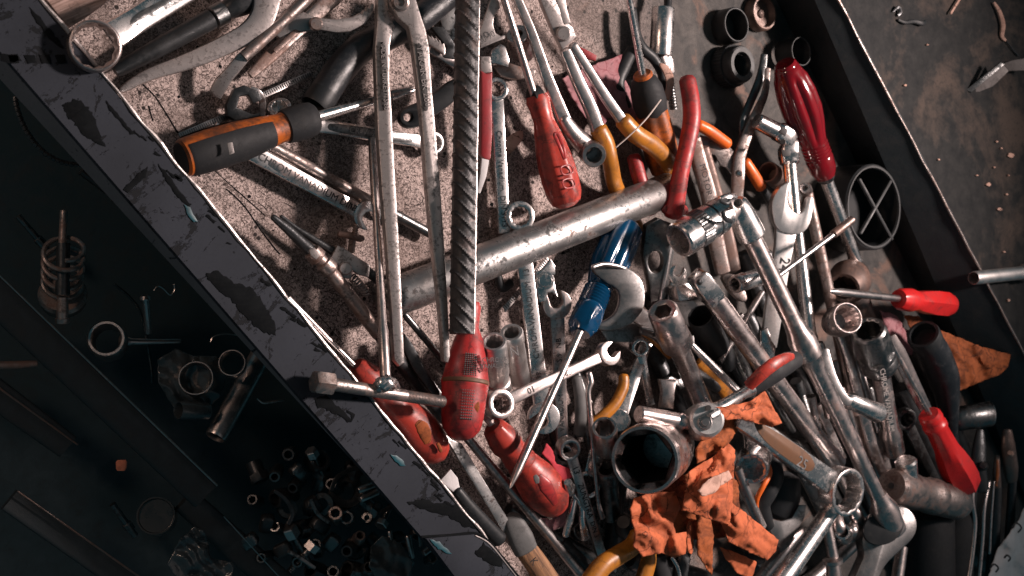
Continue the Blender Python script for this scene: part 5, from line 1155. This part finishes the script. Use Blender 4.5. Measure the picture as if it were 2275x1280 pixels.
PL(g, 'recess', 'recess_brown', smooth2([(1672,938),(1690,938),(1790,1000),(1812,1030),(1806,1046),(1788,1048),(1700,985)], 2), axis=((1868,1090,85.3),(1640,925,89.3)), th=.6, bev=.1, k=.25)
TX(g, '25', (1782, 1030, 87.4), (1800, 1042, 87.4), 26, 'chrome', ex=.4, k=.25)
L(('bright chrome round shaft pointing down left to the bottom edge', 'shaft'), 'chrome_shaft', 'chrome', (1850, 1128, 70), (1722, 1310, 78), [(0, 0), (0, 17), (.05, 20), (1, 23)])
p = T('flanged_rod', 'steel rod with a small flange standing at the bottom edge right of the bright shaft', 'rod', 1845, 1220, 30)
L(p, 'rod', 'chrome_warm', (1834, 1150, 54), (1852, 1245, 60), [(0, 0), (0, 11), (1, 13)])
L(p, 'flange', 'chrome_warm', (1849, 1240, 62), (1856, 1310, 62), [(0, 13), (.05, 22), (.15, 22), (.2, 15), (.4, 17), (1, 18)])
p = T('shackle', 'chrome bracket with twin lugs tangled below the big ring spanner', 'bracket', 1905, 1170, 30)
for (x0, y0, x1, y1, r) in ((1860, 1150, 1880, 1200, 15), (1895, 1120, 1915, 1165, 16), (1900, 1165, 1895, 1195, 15)):
    SW(p, 'lug', 'chrome_warm', [(x0, y0, 56, r*.8), ((x0+x1)/2-4, (y0+y1)/2, 60, r), (x1, y1, 54, r*.8)], .8)
L(p, 'eye', 'chrome', (1872, 1182, 64), (1876, 1190, 50), [(.8, 0), (.8, 10), (0, 12), (0, 17), (.3, 20), (1, 20)])
p = T('tubular_spanner', 'short flat spanner bent into a round socket head beside the breaker bar', 'spanner', 1890, 870, 40)
PL(p, 'shank', 'steel_grey', [(1838,770),(1846,800),(1858,840),(1880,880),(1896,886),(1886,904),(1868,898),(1842,860),(1820,815),(1822,780)], h=62, th=6, bev=1.2, sm=1)
L(p, 'head', 'chrome', (1956, 920, 70), (1878, 886, 62), [(.25, 0), (.25, 12), (.02, 14, 'h'), (0, 17), (0, 20), (.05, 23), (.6, 19), (.9, 20), (1, 14), (1, 0)])
for (lab, q0, q1, w_, h0, txt, mt) in (
    ('flat lettered chrome wrench lying between the breaker bar and the dark double socket', (1908, 840), (1976, 1070), 30, 30, 'VANADIUM', 'steel_satin'),
    ('narrow rust brown wrench lettered along its face beside the breaker bar', (1858, 800), (1926, 1030), 24, 26, 'CHROME', 'steel_rusty'),
    ('slim pale wrench bar emerging under the orange glove beside the extension bar', (1815, 900), (1872, 1020), 22, 24, 'DROP FORGED', 'chrome_warm'),
    ('broad dark wrench bar left of the breaker bar below the clear bars', (1788, 760), (1850, 920), 28, 22, '', 'steel_dark')):
    WR('combination_wrench', lab, (q0[0], q0[1], h0), (q1[0], q1[1], h0), w_, None, None, mt, th=6, txt=[(txt, .5, 13, False)] if txt else None, tmat='pale_ink', bv=1.4)
PL(('pale spanner end stamped T7 beneath the red and black ratchet grip', 'spanner'), 'spanner_end', 'chrome', [(1690,735),(1704,728),(1712,755),(1722,770),(1718,800),(1696,804),(1690,770)], h=48, th=5, bev=.8)
L(('dark threaded stud beside the ratchet grip', 'stud'), 'stud', 'steel_dark', (1768, 846, 50), (1790, 915, 44), [(0, 0), (0, 13), (.4, 15), (.42, 11)] + thr(.42, 1, 12, 8))
L(('brown chrome pin with a groove standing under the breaker bar', 'pin'), 'pin', 'chrome_warm', (1800, 880, 40), (1822, 1000, 34), [(0, 0), (0, 12), (.4, 12), (.42, 9), (.47, 9), (.49, 12), (1, 12)])
# black and orange pliers and the ring head
p = T('orange_edged_pliers', 'black pliers grip edged with orange curving beside the big ring spanner', 'pliers', 1700, 1070, 20)
SW(p, 'grip', 'black_plastic', [(1716, 985, 50, 15), (1716, 1020, 52, 18), (1722, 1060, 54, 20), (1706, 1095, 52, 20), (1694, 1125, 48, 18), (1706, 1170, 44, 16)], .8)
SW(p, 'orange_edge', 'orange_bright', [(1703, 985, 58, 4), (1706, 1025, 60, 5), (1710, 1052, 62, 6), (1696, 1080, 62, 6), (1682, 1108, 58, 6), (1682, 1132, 54, 5), (1696, 1168, 50, 4)], .8)
p = T('ring_spanner', 'chrome ring spanner head seen end on under the orange glove finger', 'spanner', 1672, 1040, 30)
L(p, 'head', 'chrome', (1670, 1042, 66), (1680, 1010, 44), [(.6, 0), (.6, 22), (.03, 26, 's'), (0, 30), (0, 34), (.1, 37), (.9, 36), (1, 28), (1, 0)])
SW(p, 'shank', 'chrome', [(1678, 1006, 52, 24), (1672, 970, 58, 20), (1660, 930, 64, 18)], .45, ex=4)
L(('round grey bar slanting behind the glove palm', 'bar'), 'round_bar', 'steel_satin', (1636, 1040, 56), (1690, 1170, 50), [(0, 0), (0, 12), (1, 13), (1, 0)])
p = T('black_housing', 'black plastic housing with a metal bracket plate under the big ring spanner', 'housing', 1740, 1120, 20)
SW(p, 'body', 'black_plastic', [(1738, 1060, 44, 40), (1735, 1105, 44, 44), (1722, 1140, 40, 36)], .6)
PL(p, 'bracket', 'steel_grey', [(1696,1150),(1735,1158),(1758,1150),(1774,1122),(1790,1122),(1786,1150),(1750,1215),(1735,1228),(1718,1200)], h=52, th=4, bev=.8)
L(('steel bar lying low from the bracket to the bottom edge', 'bar'), 'low_bar', 'steel_satin', (1760, 1200, 40), (1660, 1320, 50), [(0, 14), (1, 16)])
L(('worn grey pipe crossing low behind the flanged rod', 'pipe'), 'low_pipe', 'steel_satin', (1905, 1200, 30), (1790, 1300, 34), [(0, 16), (1, 18)])
L(('broad grey cylinder deep in the shadow below the heavy joint', 'cylinder'), 'grey_cylinder', 'rubber', (2060, 1140, 24), (2062, 1300, 26), [(0, 0), (0, 52), (.05, 58), (1, 60)])
L(('pale rod standing at the bottom edge beside the curved ring handle', 'rod'), 'pale_rod', 'chrome_warm', (2004, 1215, 40), (1990, 1310, 44), [(0, 0), (0, 13), (1, 14)])
# amber pliers at the bottom
p = T('amber_pliers', 'amber gripped pliers with spread handles coming in from the bottom edge', 'pliers', 1380, 1240, 30)
SW(p, 'grip', 'amber', [(1418, 1188, 56, 20), (1404, 1214, 56, 21), (1370, 1236, 56, 22), (1336, 1260, 56, 23), (1300, 1310, 56, 24)], .9)
SW(p, 'grip', 'amber', [(1442, 1222, 50, 15), (1440, 1250, 50, 18), (1425, 1300, 50, 19)], .9)
p = T('black_pliers', 'black cutters with pale edges peeping out below the glove cuff', 'pliers', 1490, 1265, 30)
SW(p, 'jaw', 'rubber', [(1462, 1236, 40, 16), (1468, 1262, 40, 20), (1478, 1310, 40, 22)], .6)
SW(p, 'jaw', 'steel_black', [(1520, 1236, 42, 16), (1512, 1266, 42, 18), (1508, 1310, 42, 18)], .6)
SW(p, 'edge', 'chrome', [(1492, 1238, 46, 4), (1506, 1262, 46, 4), (1514, 1300, 46, 4)], .6)
L(('black round knob half hidden under the glove cuff', 'knob'), 'knob', 'black_plastic', (1385, 1160, 44), (1400, 1180, 24), [(0, 0), (0, 14), (.2, 24), (.6, 28), (1, 24)])
cloth(('folded pink paper scrap under the fat red screwdriver', 'paper'), 'paper_scrap', 'pink_cloth', [(1200,1150),(1228,1155),(1250,1120),(1275,1090),(1270,1140),(1250,1170),(1228,1180),(1205,1168)], 18, 4, 31, fr=.03)
cloth(('red rag end poking out beside the fat red screwdriver', 'rag'), 'rag', 'red_cloth', [(1205,1008),(1216,985),(1228,1002),(1236,1030),(1268,1044),(1272,1062),(1245,1068),(1235,1048),(1222,1025)], 36, 5, 32, fr=.04)
L(('tiny chrome cap nut beside the red rag end', 'nut'), 'cap_nut', 'chrome', (1260, 1072, 58), (1262, 1090, 40), [(0, 0), (0, 7), (.15, 12), (.5, 14), (.55, 16, 'h'), (1, 16, 'h')])
p = T('curved_pliers', 'small chrome pliers with looped handles below the red rag', 'pliers', 1280, 1140, 20)
SW(p, 'handle', 'chrome', [(1274, 1100, 34, 6), (1292, 1125, 34, 7), (1294, 1160, 34, 8), (1300, 1195, 30, 12)], .8)
SW(p, 'handle', 'chrome', [(1276, 1110, 34, 8), (1268, 1145, 34, 9), (1256, 1190, 30, 8)], .8)
WR('ring_spanner', 'white chrome twelve point ring half hidden behind the lettered narrow spanner', (1302, 1078, 30), (1330, 950, 24), 24, 'ring', None, 'chrome', R1=30, ri=.66, th=5)
# black pliers on the right
p = T('slip_joint_pliers', 'dark slip joint pliers with bright edged handles near the right bottom corner', 'pliers', 2160, 1130, 20)
SW(p, 'jaw', 'steel_black', [(2178, 955, 48, 8), (2176, 990, 50, 15), (2174, 1040, 52, 18), (2182, 1090, 52, 16)], .5)
SW(p, 'handle', 'rubber', [(2160, 1060, 50, 14), (2146, 1120, 50, 24), (2136, 1190, 50, 30), (2128, 1310, 50, 34)], .5)
SW(p, 'edge', 'chrome_warm', [(2166, 1052, 58, 5), (2160, 1110, 60, 5), (2166, 1160, 60, 5), (2160, 1230, 60, 5), (2148, 1310, 60, 5)], .8)
SW(p, 'edge', 'chrome_warm', [(2198, 1070, 54, 4), (2186, 1130, 56, 5), (2182, 1200, 56, 5), (2172, 1310, 56, 5)], .8)
L(p, 'pivot', 'steel_black', (2184, 1034, 64), (2185, 1036, 56), [(0, 0), (0, 7), (.4, 10), (1, 10)])
p = T('rusty_pliers', 'black pliers with an orange rust streak standing in the right bottom corner', 'pliers', 2215, 1130, 20)
SW(p, 'jaw', 'steel_brown', [(2216, 1012, 44, 5), (2214, 1050, 46, 9), (2216, 1090, 46, 10)], .6)
SW(p, 'rust_streak', 'orange', [(2216, 1022, 52, 2.5), (2217, 1046, 54, 4), (2213, 1080, 54, 3)], .5)
SW(p, 'handle', 'steel_black', [(2216, 1080, 46, 10), (2212, 1150, 46, 12), (2206, 1240, 44, 14), (2200, 1300, 44, 14)], .6)
SW(p, 'edge', 'chrome_warm', [(2208, 1070, 54, 2.5), (2202, 1150, 54, 3), (2198, 1230, 52, 3)], .8)
p = T('side_cutters', 'blackened cutters with copper worn spots at the right edge', 'pliers', 2245, 1050, 20)
SW(p, 'jaw', 'steel_brown', [(2238, 955, 44, 10), (2240, 990, 46, 16), (2246, 1040, 46, 17), (2248, 1070, 44, 12)], .5)
L(p, 'pivot', 'leather_pale', (2244, 1006, 58), (2245, 1008, 52), [(0, 0), (0, 5), (1, 7)])
SW(p, 'handle', 'steel_black', [(2250, 1060, 44, 10), (2246, 1130, 42, 10), (2240, 1230, 40, 11)], .6)
cloth(('grey white printed cloth with red flowers in the right bottom corner', 'cloth'), 'printed_cloth', 'white_cloth', [(2330,1090),(2285,1110),(2262,1160),(2240,1190),(2215,1225),(2205,1255),(2190,1310),(2330,1310)], 52, 8, 41, fr=.018, dome=6)
for i, (x, y, r) in enumerate(((2262, 1172, 14), (2212, 1262, 12), (2240, 1240, 9))):
    o = [q for q in COL.objects if q.name.startswith('printed_cloth')][0]
    SW(o, 'printed_mark', 'ink', [(x-r, y, 72, 2), (x-r*.3, y-r*.7, 74, 2.5), (x+r*.5, y, 74, 2), (x, y+r*.8, 72, 2)], .4, n=5, seg=6)

# ================================================================ low filler: tools deep in the heap, seen only between the others
deep = 'dark tools deep in the heap'
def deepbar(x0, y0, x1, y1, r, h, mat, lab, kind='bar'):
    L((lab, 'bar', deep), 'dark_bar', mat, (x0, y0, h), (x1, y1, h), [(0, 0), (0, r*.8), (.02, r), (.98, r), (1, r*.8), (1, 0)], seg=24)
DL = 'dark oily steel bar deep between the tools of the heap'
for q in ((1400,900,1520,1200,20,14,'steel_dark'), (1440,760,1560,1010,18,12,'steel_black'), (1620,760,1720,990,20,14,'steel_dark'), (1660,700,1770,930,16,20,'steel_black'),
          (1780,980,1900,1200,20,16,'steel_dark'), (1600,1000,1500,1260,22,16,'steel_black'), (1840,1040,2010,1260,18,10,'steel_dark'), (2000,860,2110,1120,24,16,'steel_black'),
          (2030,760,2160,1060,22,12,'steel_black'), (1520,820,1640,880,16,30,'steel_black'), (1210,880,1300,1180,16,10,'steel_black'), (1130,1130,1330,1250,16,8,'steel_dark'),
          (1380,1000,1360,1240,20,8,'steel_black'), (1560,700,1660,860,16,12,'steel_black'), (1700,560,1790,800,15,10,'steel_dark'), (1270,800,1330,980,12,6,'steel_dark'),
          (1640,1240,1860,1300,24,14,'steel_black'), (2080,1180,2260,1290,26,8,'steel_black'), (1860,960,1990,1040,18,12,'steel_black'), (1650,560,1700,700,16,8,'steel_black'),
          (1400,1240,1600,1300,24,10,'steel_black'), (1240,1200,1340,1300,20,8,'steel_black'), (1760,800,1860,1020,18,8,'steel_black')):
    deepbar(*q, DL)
p = T('amber_pliers', 'brown amber handle lying behind the chrome extension socket', 'pliers', 1580, 830, 14)
SW(p, 'handle', 'amber', [(1425, 735, 40, 8), (1450, 752, 40, 9), (1490, 790, 38, 10)], .7)
SW(p, 'handle', 'amber', [(1555, 800, 34, 16), (1600, 850, 34, 18), (1625, 890, 34, 16)], .5)
SW(('dark plier arm arching below the crescent jaw', 'pliers'), 'plier_arm', 'steel_dark', [(1424, 734, 46, 9), (1455, 745, 48, 11), (1495, 780, 46, 11), (1530, 830, 40, 10)], .7)
PL(('broad bronze wedge standing behind the ratchet extension', 'wedge'), 'wedge', 'chrome_warm', [(1462,842),(1500,842),(1496,880),(1494,910),(1464,906),(1468,870)], h=44, th=10, bev=2)
L(('slim bright rod slanting to the ratchet from the extension socket', 'rod'), 'bright_rod', 'chrome', (1535, 765, 52), (1650, 880, 60), [(0, 8), (1, 9)])
PL(('white flat tip of a tool beside the extension socket neck', 'tip'), 'tool_tip', 'chrome', [(1528,748),(1540,745),(1542,762),(1530,775),(1522,770),(1530,762)], h=60, th=4, bev=.6)
PL(('broad grey drawer tray plate showing below the drive block', 'plate'), 'tray_plate', 'steel_grey', [(1490,672),(1540,668),(1560,690),(1570,720),(1500,730)], h=16, th=3, bev=.5)

# ================================================================ bench top on the right
p = T('chrome_tube', 'short chrome tube overhanging the drawer edge at the right', 'tube', 2220, 610, 62)
L(p, 'tube', 'chrome_satin', (2163, 618, 74), (2290, 604, 72), tubep(15, 12, .5))
L(p, 'collar', 'chrome', (2268, 606, 73), (2300, 602, 73), [(0, 15), (.1, 19), (1, 19)])
p = T('bent_bracket', 'bent sheet metal strip with a square notch at the right edge', 'bracket', 2210, 170, 62)
PL(p, 'strip', 'dull_metal', [(2148,200),(2226,142),(2240,158),(2205,192),(2175,204),(2155,206)], h=66, th=3, bev=.4)
PL(p, 'flange', 'dull_metal', [(2226,142),(2250,134),(2300,126),(2300,156),(2240,158)], h=72, th=3, bev=.4)
PL(p, 'folded_edge', 'steel_dark', [(2144,200),(2222,138),(2230,144),(2156,206)], h=70, th=5, bev=.5)
SW(('frayed pale twig at the top of the bench', 'twig'), 'twig', 'leather_pale', [(2208, 6, 63, 3), (2220, 26, 64, 5), (2228, 55, 64, 6), (2226, 80, 63, 5), (2234, 90, 62, 3)], .7, n=5, seg=8)
SW(('burnt match stick lying at the top of the bench', 'match'), 'match_stick', 'leather_pale', [(2138, -12, 64, 3), (2122, 14, 64, 3), (2112, 30, 64, 3)], .8, seg=8)
SW(('thin dark wire scrap on the bench near the bent strip', 'wire'), 'wire_scrap', 'steel_black', [(2236, 92, 62, 1.6), (2248, 108, 62, 1.6), (2262, 124, 62, 2)], 1, seg=6)
SW(('small twisted black cable bit on the bench top', 'cable'), 'cable_bit', 'black_plastic', [(1995, 44, 62, 3), (2010, 50, 63, 4), (2030, 48, 63, 5), (2048, 52, 64, 6), (2056, 48, 63, 4)], .8, seg=8)
SW(('curled black metal shaving on the bench top', 'shaving'), 'shaving', 'steel_black', [(1984, 26, 62, 2), (1996, 16, 64, 4), (2000, 28, 63, 5), (1994, 34, 62, 4)], .6, seg=8)
rc = random.Random(9)
for i, (x, y, r) in enumerate(((2245, 345, 9), (2195, 410, 6), (2220, 465, 6), (2224, 330, 3), (2214, 315, 3), (2208, 372, 3), (2240, 390, 3), (2085, 355, 3), (2170, 390, 3), (2236, 432, 3), (2205, 660, 5), (2240, 668, 4), (2060, 100, 3), (2010, 190, 4), (2230, 560, 3))):
    out = [(x + r*rc.uniform(.6, 1.2)*math.cos(2*PI*j/9), y + r*.8*rc.uniform(.6, 1.2)*math.sin(2*PI*j/9)) for j in range(9)]
    PL(('pale crumb of dry mud lying on the dark bench top', 'crumb', 'mud crumbs on the bench'), 'mud_crumb', 'leather_pale', out, h=61.2, th=2, bev=.5, k=0, sm=1)

# ================================================================ lower tray
p = T('spring_bolt', 'rusty bolt with a coil spring and a flange standing in the lower tray', 'spring', 140, 600, -70)
L(p, 'rod', 'steel_rusty', (142, 468, -60), (139, 540, -60), [(0, 0), (0, 8), (1, 9), (1, 12)])
coil(p, 'coil_spring', 'steel_rusty', (142, 548, -52), (138, 638, -84), 42, 5.5, 4.3, 24)
L(p, 'flange', 'steel_rusty', (139, 650, -82), (140, 664, -90), [(0, 0), (0, 46), (.3, 52), (1, 50), (1, 0)])
L(p, 'stem', 'steel_rusty', (139, 660, -60), (139, 718, -62), [(0, 12), (.8, 13), (.82, 16), (1, 15), (1, 0)])
L(p, 'core', 'steel_black', (141, 540, -60), (139, 655, -60), [(0, 14), (1, 16)])
p = T('ring_spanner', 'dim ring spanner lying in the dark tray below the rail', 'spanner', 240, 755, -90)
L(p, 'ring', 'steel_satin', (236, 752, -70), (244, 762, -90), [(1, 30), (.05, 31), (0, 33), (0, 38), (.1, 42), (1, 42)])
SW(p, 'shank', 'steel_satin', [(272, 758, -82, 18), (292, 759, -80, 8), (340, 759, -80, 6), (400, 758, -82, 5)], .8)
L(('polished steel tube slanting out from under the rail in the dark tray', 'tube'), 'steel_tube', 'steel_satin', (478, 972, -80), (590, 770, -100), [(.2, 0), (.2, 19), (0, 20), (0, 22), (.03, 24), (1, 24)])
for lab, x, y, R in (('thin metal ring lying on the tube in the dark tray', 515, 806, 30), ('wider dark ring lying below the plastic bag', 435, 840, 38)):
    L((lab, 'ring'), 'metal_ring', 'steel_satin', (x, y, -72), (x+3, y+5, -84), [(1, R-6), (.05, R-4), (0, R-3), (0, R-1), (.1, R), (1, R)], seg=48)
p = T('plastic_bag', 'crumpled clear plastic bag around a small tube in the dark tray', 'bag', 440, 860, -100)
cloth(p, 'sheet', 'plastic_sheet', [(350,800),(390,775),(430,790),(480,790),(505,830),(490,880),(460,910),(430,930),(400,930),(370,880),(352,850)], -90, 10, 51, fr=.03)
L(p, 'tube', 'plastic_sheet', (396, 912, -70), (460, 914, -76), tubep(20, 17, .8))
L(('chrome nipple standing under the rail in the dark tray', 'nipple'), 'nipple', 'steel_satin', (322, 656, -80), (330, 740, -90), [(0, 0), (0, 7), (.06, 12), (.1, 12), (.12, 8), (1, 7)])
SW(('slim dark rod dropping between the tray and the ring spanner', 'rod'), 'tray_rod', 'steel_dark', [(255, 632, -110, 3), (310, 690, -110, 3), (335, 810, -110, 3), (338, 850, -110, 3)], 1, seg=8)
L(('orange paper tag on the dark tray near the left edge', 'tag'), 'paper_tag', 'orange_card', (270, 1022, -90), (269, 1046, -90), [(0, 0), (0, 9), (.2, 12), (.8, 11), (1, 8), (1, 0)], sq=.4)
L(('dim glass lens resting in the dark tray', 'lens'), 'glass_lens', 'glass_lens', (346, 1146, -88), (352, 1150, -110), [(.1, 0), (.1, 36), (0, 38), (0, 41), (.2, 42), (1, 42)])
cloth(('crumpled clear wrapper at the bottom of the dark tray', 'wrapper'), 'clear_wrapper', 'plastic_sheet', [(370,1255),(400,1200),(430,1170),(455,1180),(470,1240),(520,1250),(515,1290),(440,1300),(390,1280)], -84, 12, 52, fr=.03)
chain = T('roller_chain', 'old dark roller chain hanging in the shade at the upper left', 'chain', 80, 320, -80)
for i in range(22):
    t = i/21; x = 34 + 140*t**1.6; y = 215 + 150*math.sin(t*PI*.5)
    x1 = 34 + 140*((i+.8)/21)**1.6; y1 = 215 + 150*math.sin((i+.8)/21*PI*.5)
    SW(chain, 'link', 'steel_black', [(x, y, -60, 6), (x1, y1, -60, 6)], .5, seg=8)
# nuts and bolts
rn = random.Random(5)
BL = [(690, 1000, 720, 1060), (700, 1205, 640, 1275), (845, 1170, 870, 1120), (640, 1170, 690, 1260), (870, 1090, 910, 1140)]
for i, (x0, y0, x1, y1) in enumerate(BL):
    p = T('bolt', 'dim hex bolt lying in the nut heap below the rail', 'bolt', x0, y0, -110, 'bolts in the lower tray'); s = 11 + 3*(i % 2)
    L(p, 'head', 'steel_satin', (x0, y0, -85), (x0+(x1-x0)*.22, y0+(y1-y0)*.22, -87), [(0, 0), (0, s*1.1, 'h'), (.1, s*1.25, 'h'), (1, s*1.25, 'h'), (1, 0)])
    L(p, 'shank', 'steel_dark', (x0+(x1-x0)*.2, y0+(y1-y0)*.2, -87), (x1, y1, -95), [(0, s*.6)] + thr(.2, 1, s*.62, 12) + [(1, 0)])
NP = [(745, 1140, 18), (715, 1025, 24), (700, 1210, 16), (690, 1120, 14), (770, 1150, 18), (640, 1010, 16), (735, 1075, 15), (815, 1100, 12), (830, 1080, 12), (650, 1085, 14), (770, 1225, 16), (800, 1190, 14), (560, 1110, 14), (610, 1170, 14), (905, 1225, 14), (870, 1200, 12), (960, 1240, 13), (740, 1270, 16), (820, 1260, 16), (660, 1250, 14), (610, 1060, 14), (580, 1240, 13)]
for i, (x, y, r) in enumerate(NP):
    dx, dy = rn.uniform(-22, 22), rn.uniform(-22, 22); mt = rn.choice(['steel_dark', 'steel_black', 'steel_black', 'steel_dark', 'steel_rusty'])
    L(('small dim hex nut in the nut heap below the rail', 'nut', 'nuts in the lower tray'), 'hex_nut', mt, (x, y, -86), (x+dx, y+dy, -104), [(1, r*.55), (0, r*.55), (0, r*.8), (.1, r, 'h'), (.9, r, 'h'), (1, r*.8)], seg=36)
for i, (x, y, r) in enumerate(((770, 1090, 40), (715, 1120, 26), (845, 1245, 34), (790, 1215, 26), (640, 1130, 22), (815, 1150, 12))):
    L(('round dim washer in the nut heap below the rail', 'washer', 'washers in the lower tray'), 'washer', 'steel_dark', (x, y, -96), (x+rn.uniform(-4, 4), y+rn.uniform(-4, 4), -101), [(1, r*.5), (0, r*.5), (0, r*.95), (.3, r), (1, r)], seg=40)
for i, (x0, y0, x1, y1, r) in enumerate(((795, 1090, 835, 1075, 8), (800, 1110, 840, 1092, 8), (905, 1190, 915, 1240, 7), (940, 1230, 960, 1215, 8), (865, 1180, 872, 1230, 6))):
    L(('short bright pin in the nut heap below the rail', 'pin', 'pins in the lower tray'), 'pin', 'steel_satin', (x0, y0, -82), (x1, y1, -82), [(0, 0), (0, r*.8), (.05, r), (.95, r), (1, r*.8), (1, 0)], seg=16)

for i in range(9):
    x, y = ((690,1112),(640,1215),(745,1195),(595,1150),(565,1195),(885,1260),(700,1160),(915,1110),(655,1040))[i]; an = rn.uniform(0, 3)
    SW(('dim square nut in the nut heap below the rail', 'nut', 'square nuts in the lower tray'), 'square_nut', rn.choice(['steel_dark', 'steel_black']), [(x, y, -88, 15), (x + 26*math.cos(an), y + 26*math.sin(an), -94, 15)], .8, ex=5, n=2)
for i in range(10):
    x, y = ((720,1040),(790,1030),(840,1140),(610,1110),(580,1070),(660,1180),(770,1265),(930,1195),(850,1225),(690,1265))[i]; an = rn.uniform(0, 6)
    L(('dark stub of pipe fitting in the nut heap below the rail', 'fitting', 'fittings in the lower tray'), 'pipe_fitting', rn.choice(['steel_black', 'steel_dark']), (x, y, -98), (x + 46*math.cos(an), y + 46*math.sin(an), -106), [(.5, 0), (.5, 12), (0, 14), (0, 19), (.1, 22, 'h'), (.4, 22, 'h'), (.42, 17), (1, 18), (1, 0)], seg=36)

for q in ((1800,770,1842,930,9,40,'chrome_warm'), (1822,760,1880,960,8,34,'steel_satin'), (1846,840,1900,1010,10,30,'steel_rusty'), (1868,860,1935,1080,9,36,'chrome_warm'), (1900,800,1950,960,8,38,'steel_satin'),
          (1770,900,1850,1080,11,30,'steel_dark'), (1930,860,1968,1030,10,26,'steel_dark'), (1815,960,1888,1110,9,30,'chrome_warm'), (1880,960,1945,1150,10,28,'steel_satin'), (1700,860,1760,960,10,34,'steel_dark')):
    L(('thin worn steel bar packed between the breaker bar and the dark double socket', 'bar', 'thin bars packed in the right of the heap'), 'steel_bar', q[6], (q[0], q[1], q[5]), (q[2], q[3], q[5]-4), [(0, 0), (0, q[4]*.8), (.02, q[4]), (.4, q[4]), (.42, q[4]*.8), (.5, q[4]*.8), (.52, q[4]), (.98, q[4]), (1, 0)], seg=20)
for lab, p1_, p2_, w_, e1, e2, mt in (
    ('thin chrome wrench half buried left of the chrome extension socket', (1420,770,30), (1445,900,26), 22, 'ring', None, 'chrome'),
    ('dark open wrench buried under the ratchet extension', (1490,860,30), (1600,820,30), 24, 'open', None, 'steel_dark'),
    ('narrow pale wrench showing below the thick extension bar', (1640,700,26), (1712,860,22), 20, None, 'open', 'steel_satin'),
    ('oily ring wrench lying under the big ring spanner handle', (1760,1000,34), (1850,1190,30), 26, 'ring', None, 'steel_dark'),
    ('pale open wrench at the bottom edge right of the glove', (1700,1240,40), (1790,1180,36), 24, 'open', None, 'chrome_warm'),
    ('slim wrench standing under the narrow hook rod', (1300,900,14), (1330,1120,12), 18, 'open', None, 'steel_satin'),
    ('flat dark wrench between the fat red screwdriver and the glove', (1290,1180,14), (1370,1060,14), 22, 'ring', None, 'steel_dark'),
    ('worn wrench crossing low under the faceted red screwdriver', (2010,930,24), (2090,1090,24), 26, 'ring', None, 'steel_dark')):
    WR('combination_wrench', lab, p1_, p2_, w_, e1, e2, mt, th=5)

SW(('small bright wire squiggle lying right of the steel tube in the dark tray', 'wire'), 'wire', 'steel_satin', [(572, 886, -90, 2), (585, 895, -88, 3), (605, 893, -88, 3), (630, 889, -88, 2)], 1, seg=8)
SW(('thin wire loop under the rail above the metal rings in the dark tray', 'wire'), 'wire', 'steel_satin', [(468, 760, -84, 1.5), (475, 748, -84, 1.5), (500, 742, -84, 1.5), (530, 745, -84, 1.5)], 1, seg=6)
SW(('small wire hook beside the nipple in the dark tray', 'hook'), 'hook', 'steel_satin', [(342, 645, -84, 2), (352, 636, -84, 2), (364, 642, -84, 2), (378, 655, -84, 2), (388, 645, -84, 2), (387, 632, -84, 2)], 1, seg=6)
for i, (pts) in enumerate(([(610,1090),(635,1110),(650,1140),(640,1165)], [(690,1110),(705,1140),(730,1160)], [(735,1090),(750,1060),(785,1042),(820,1040)], [(640,1225),(660,1235),(700,1262)], [(845,1140),(880,1120),(930,1100)], [(910,1150),(930,1180),(935,1215)])):
    SW(('curved dark metal strip in the nut heap below the rail', 'strip', 'metal strips in the lower tray'), 'metal_strip', 'steel_dark' if i % 2 else 'steel_black', [(x, y, -84, 5) for x, y in pts], .4, ex=4)
cloth(('crumpled clear film over the nut heap below the rail', 'film'), 'clear_film', 'plastic_sheet', [(825,1215),(850,1190),(890,1205),(920,1250),(905,1300),(850,1310),(820,1260)], -84, 8, 61, fr=.03)
SW(('pale stick poking in from the left edge of the dark tray', 'stick'), 'stick', 'steel_brown', [(-20, 812, -70, 9), (40, 811, -70, 9), (82, 808, -70, 7)], .6)
for i, (x0, y0, x1, y1, r, mt) in enumerate(((60, 700, 130, 770, 8, 'steel_black'), (250, 1120, 300, 1190, 7, 'steel_dark'), (180, 380, 300, 470, 9, 'steel_black'), (400, 560, 520, 660, 10, 'steel_black'), (40, 480, 110, 560, 7, 'steel_dark'))):
    L(('dark greasy rod lying loose on the lower tray floor', 'rod', 'loose rods on the lower tray floor'), 'greasy_rod', mt, (x0, y0, -130), (x1, y1, -134), [(0, 0), (0, r), (.6, r), (.62, r*1.5), (.8, r*1.5), (.82, r), (1, r), (1, 0)], seg=20)
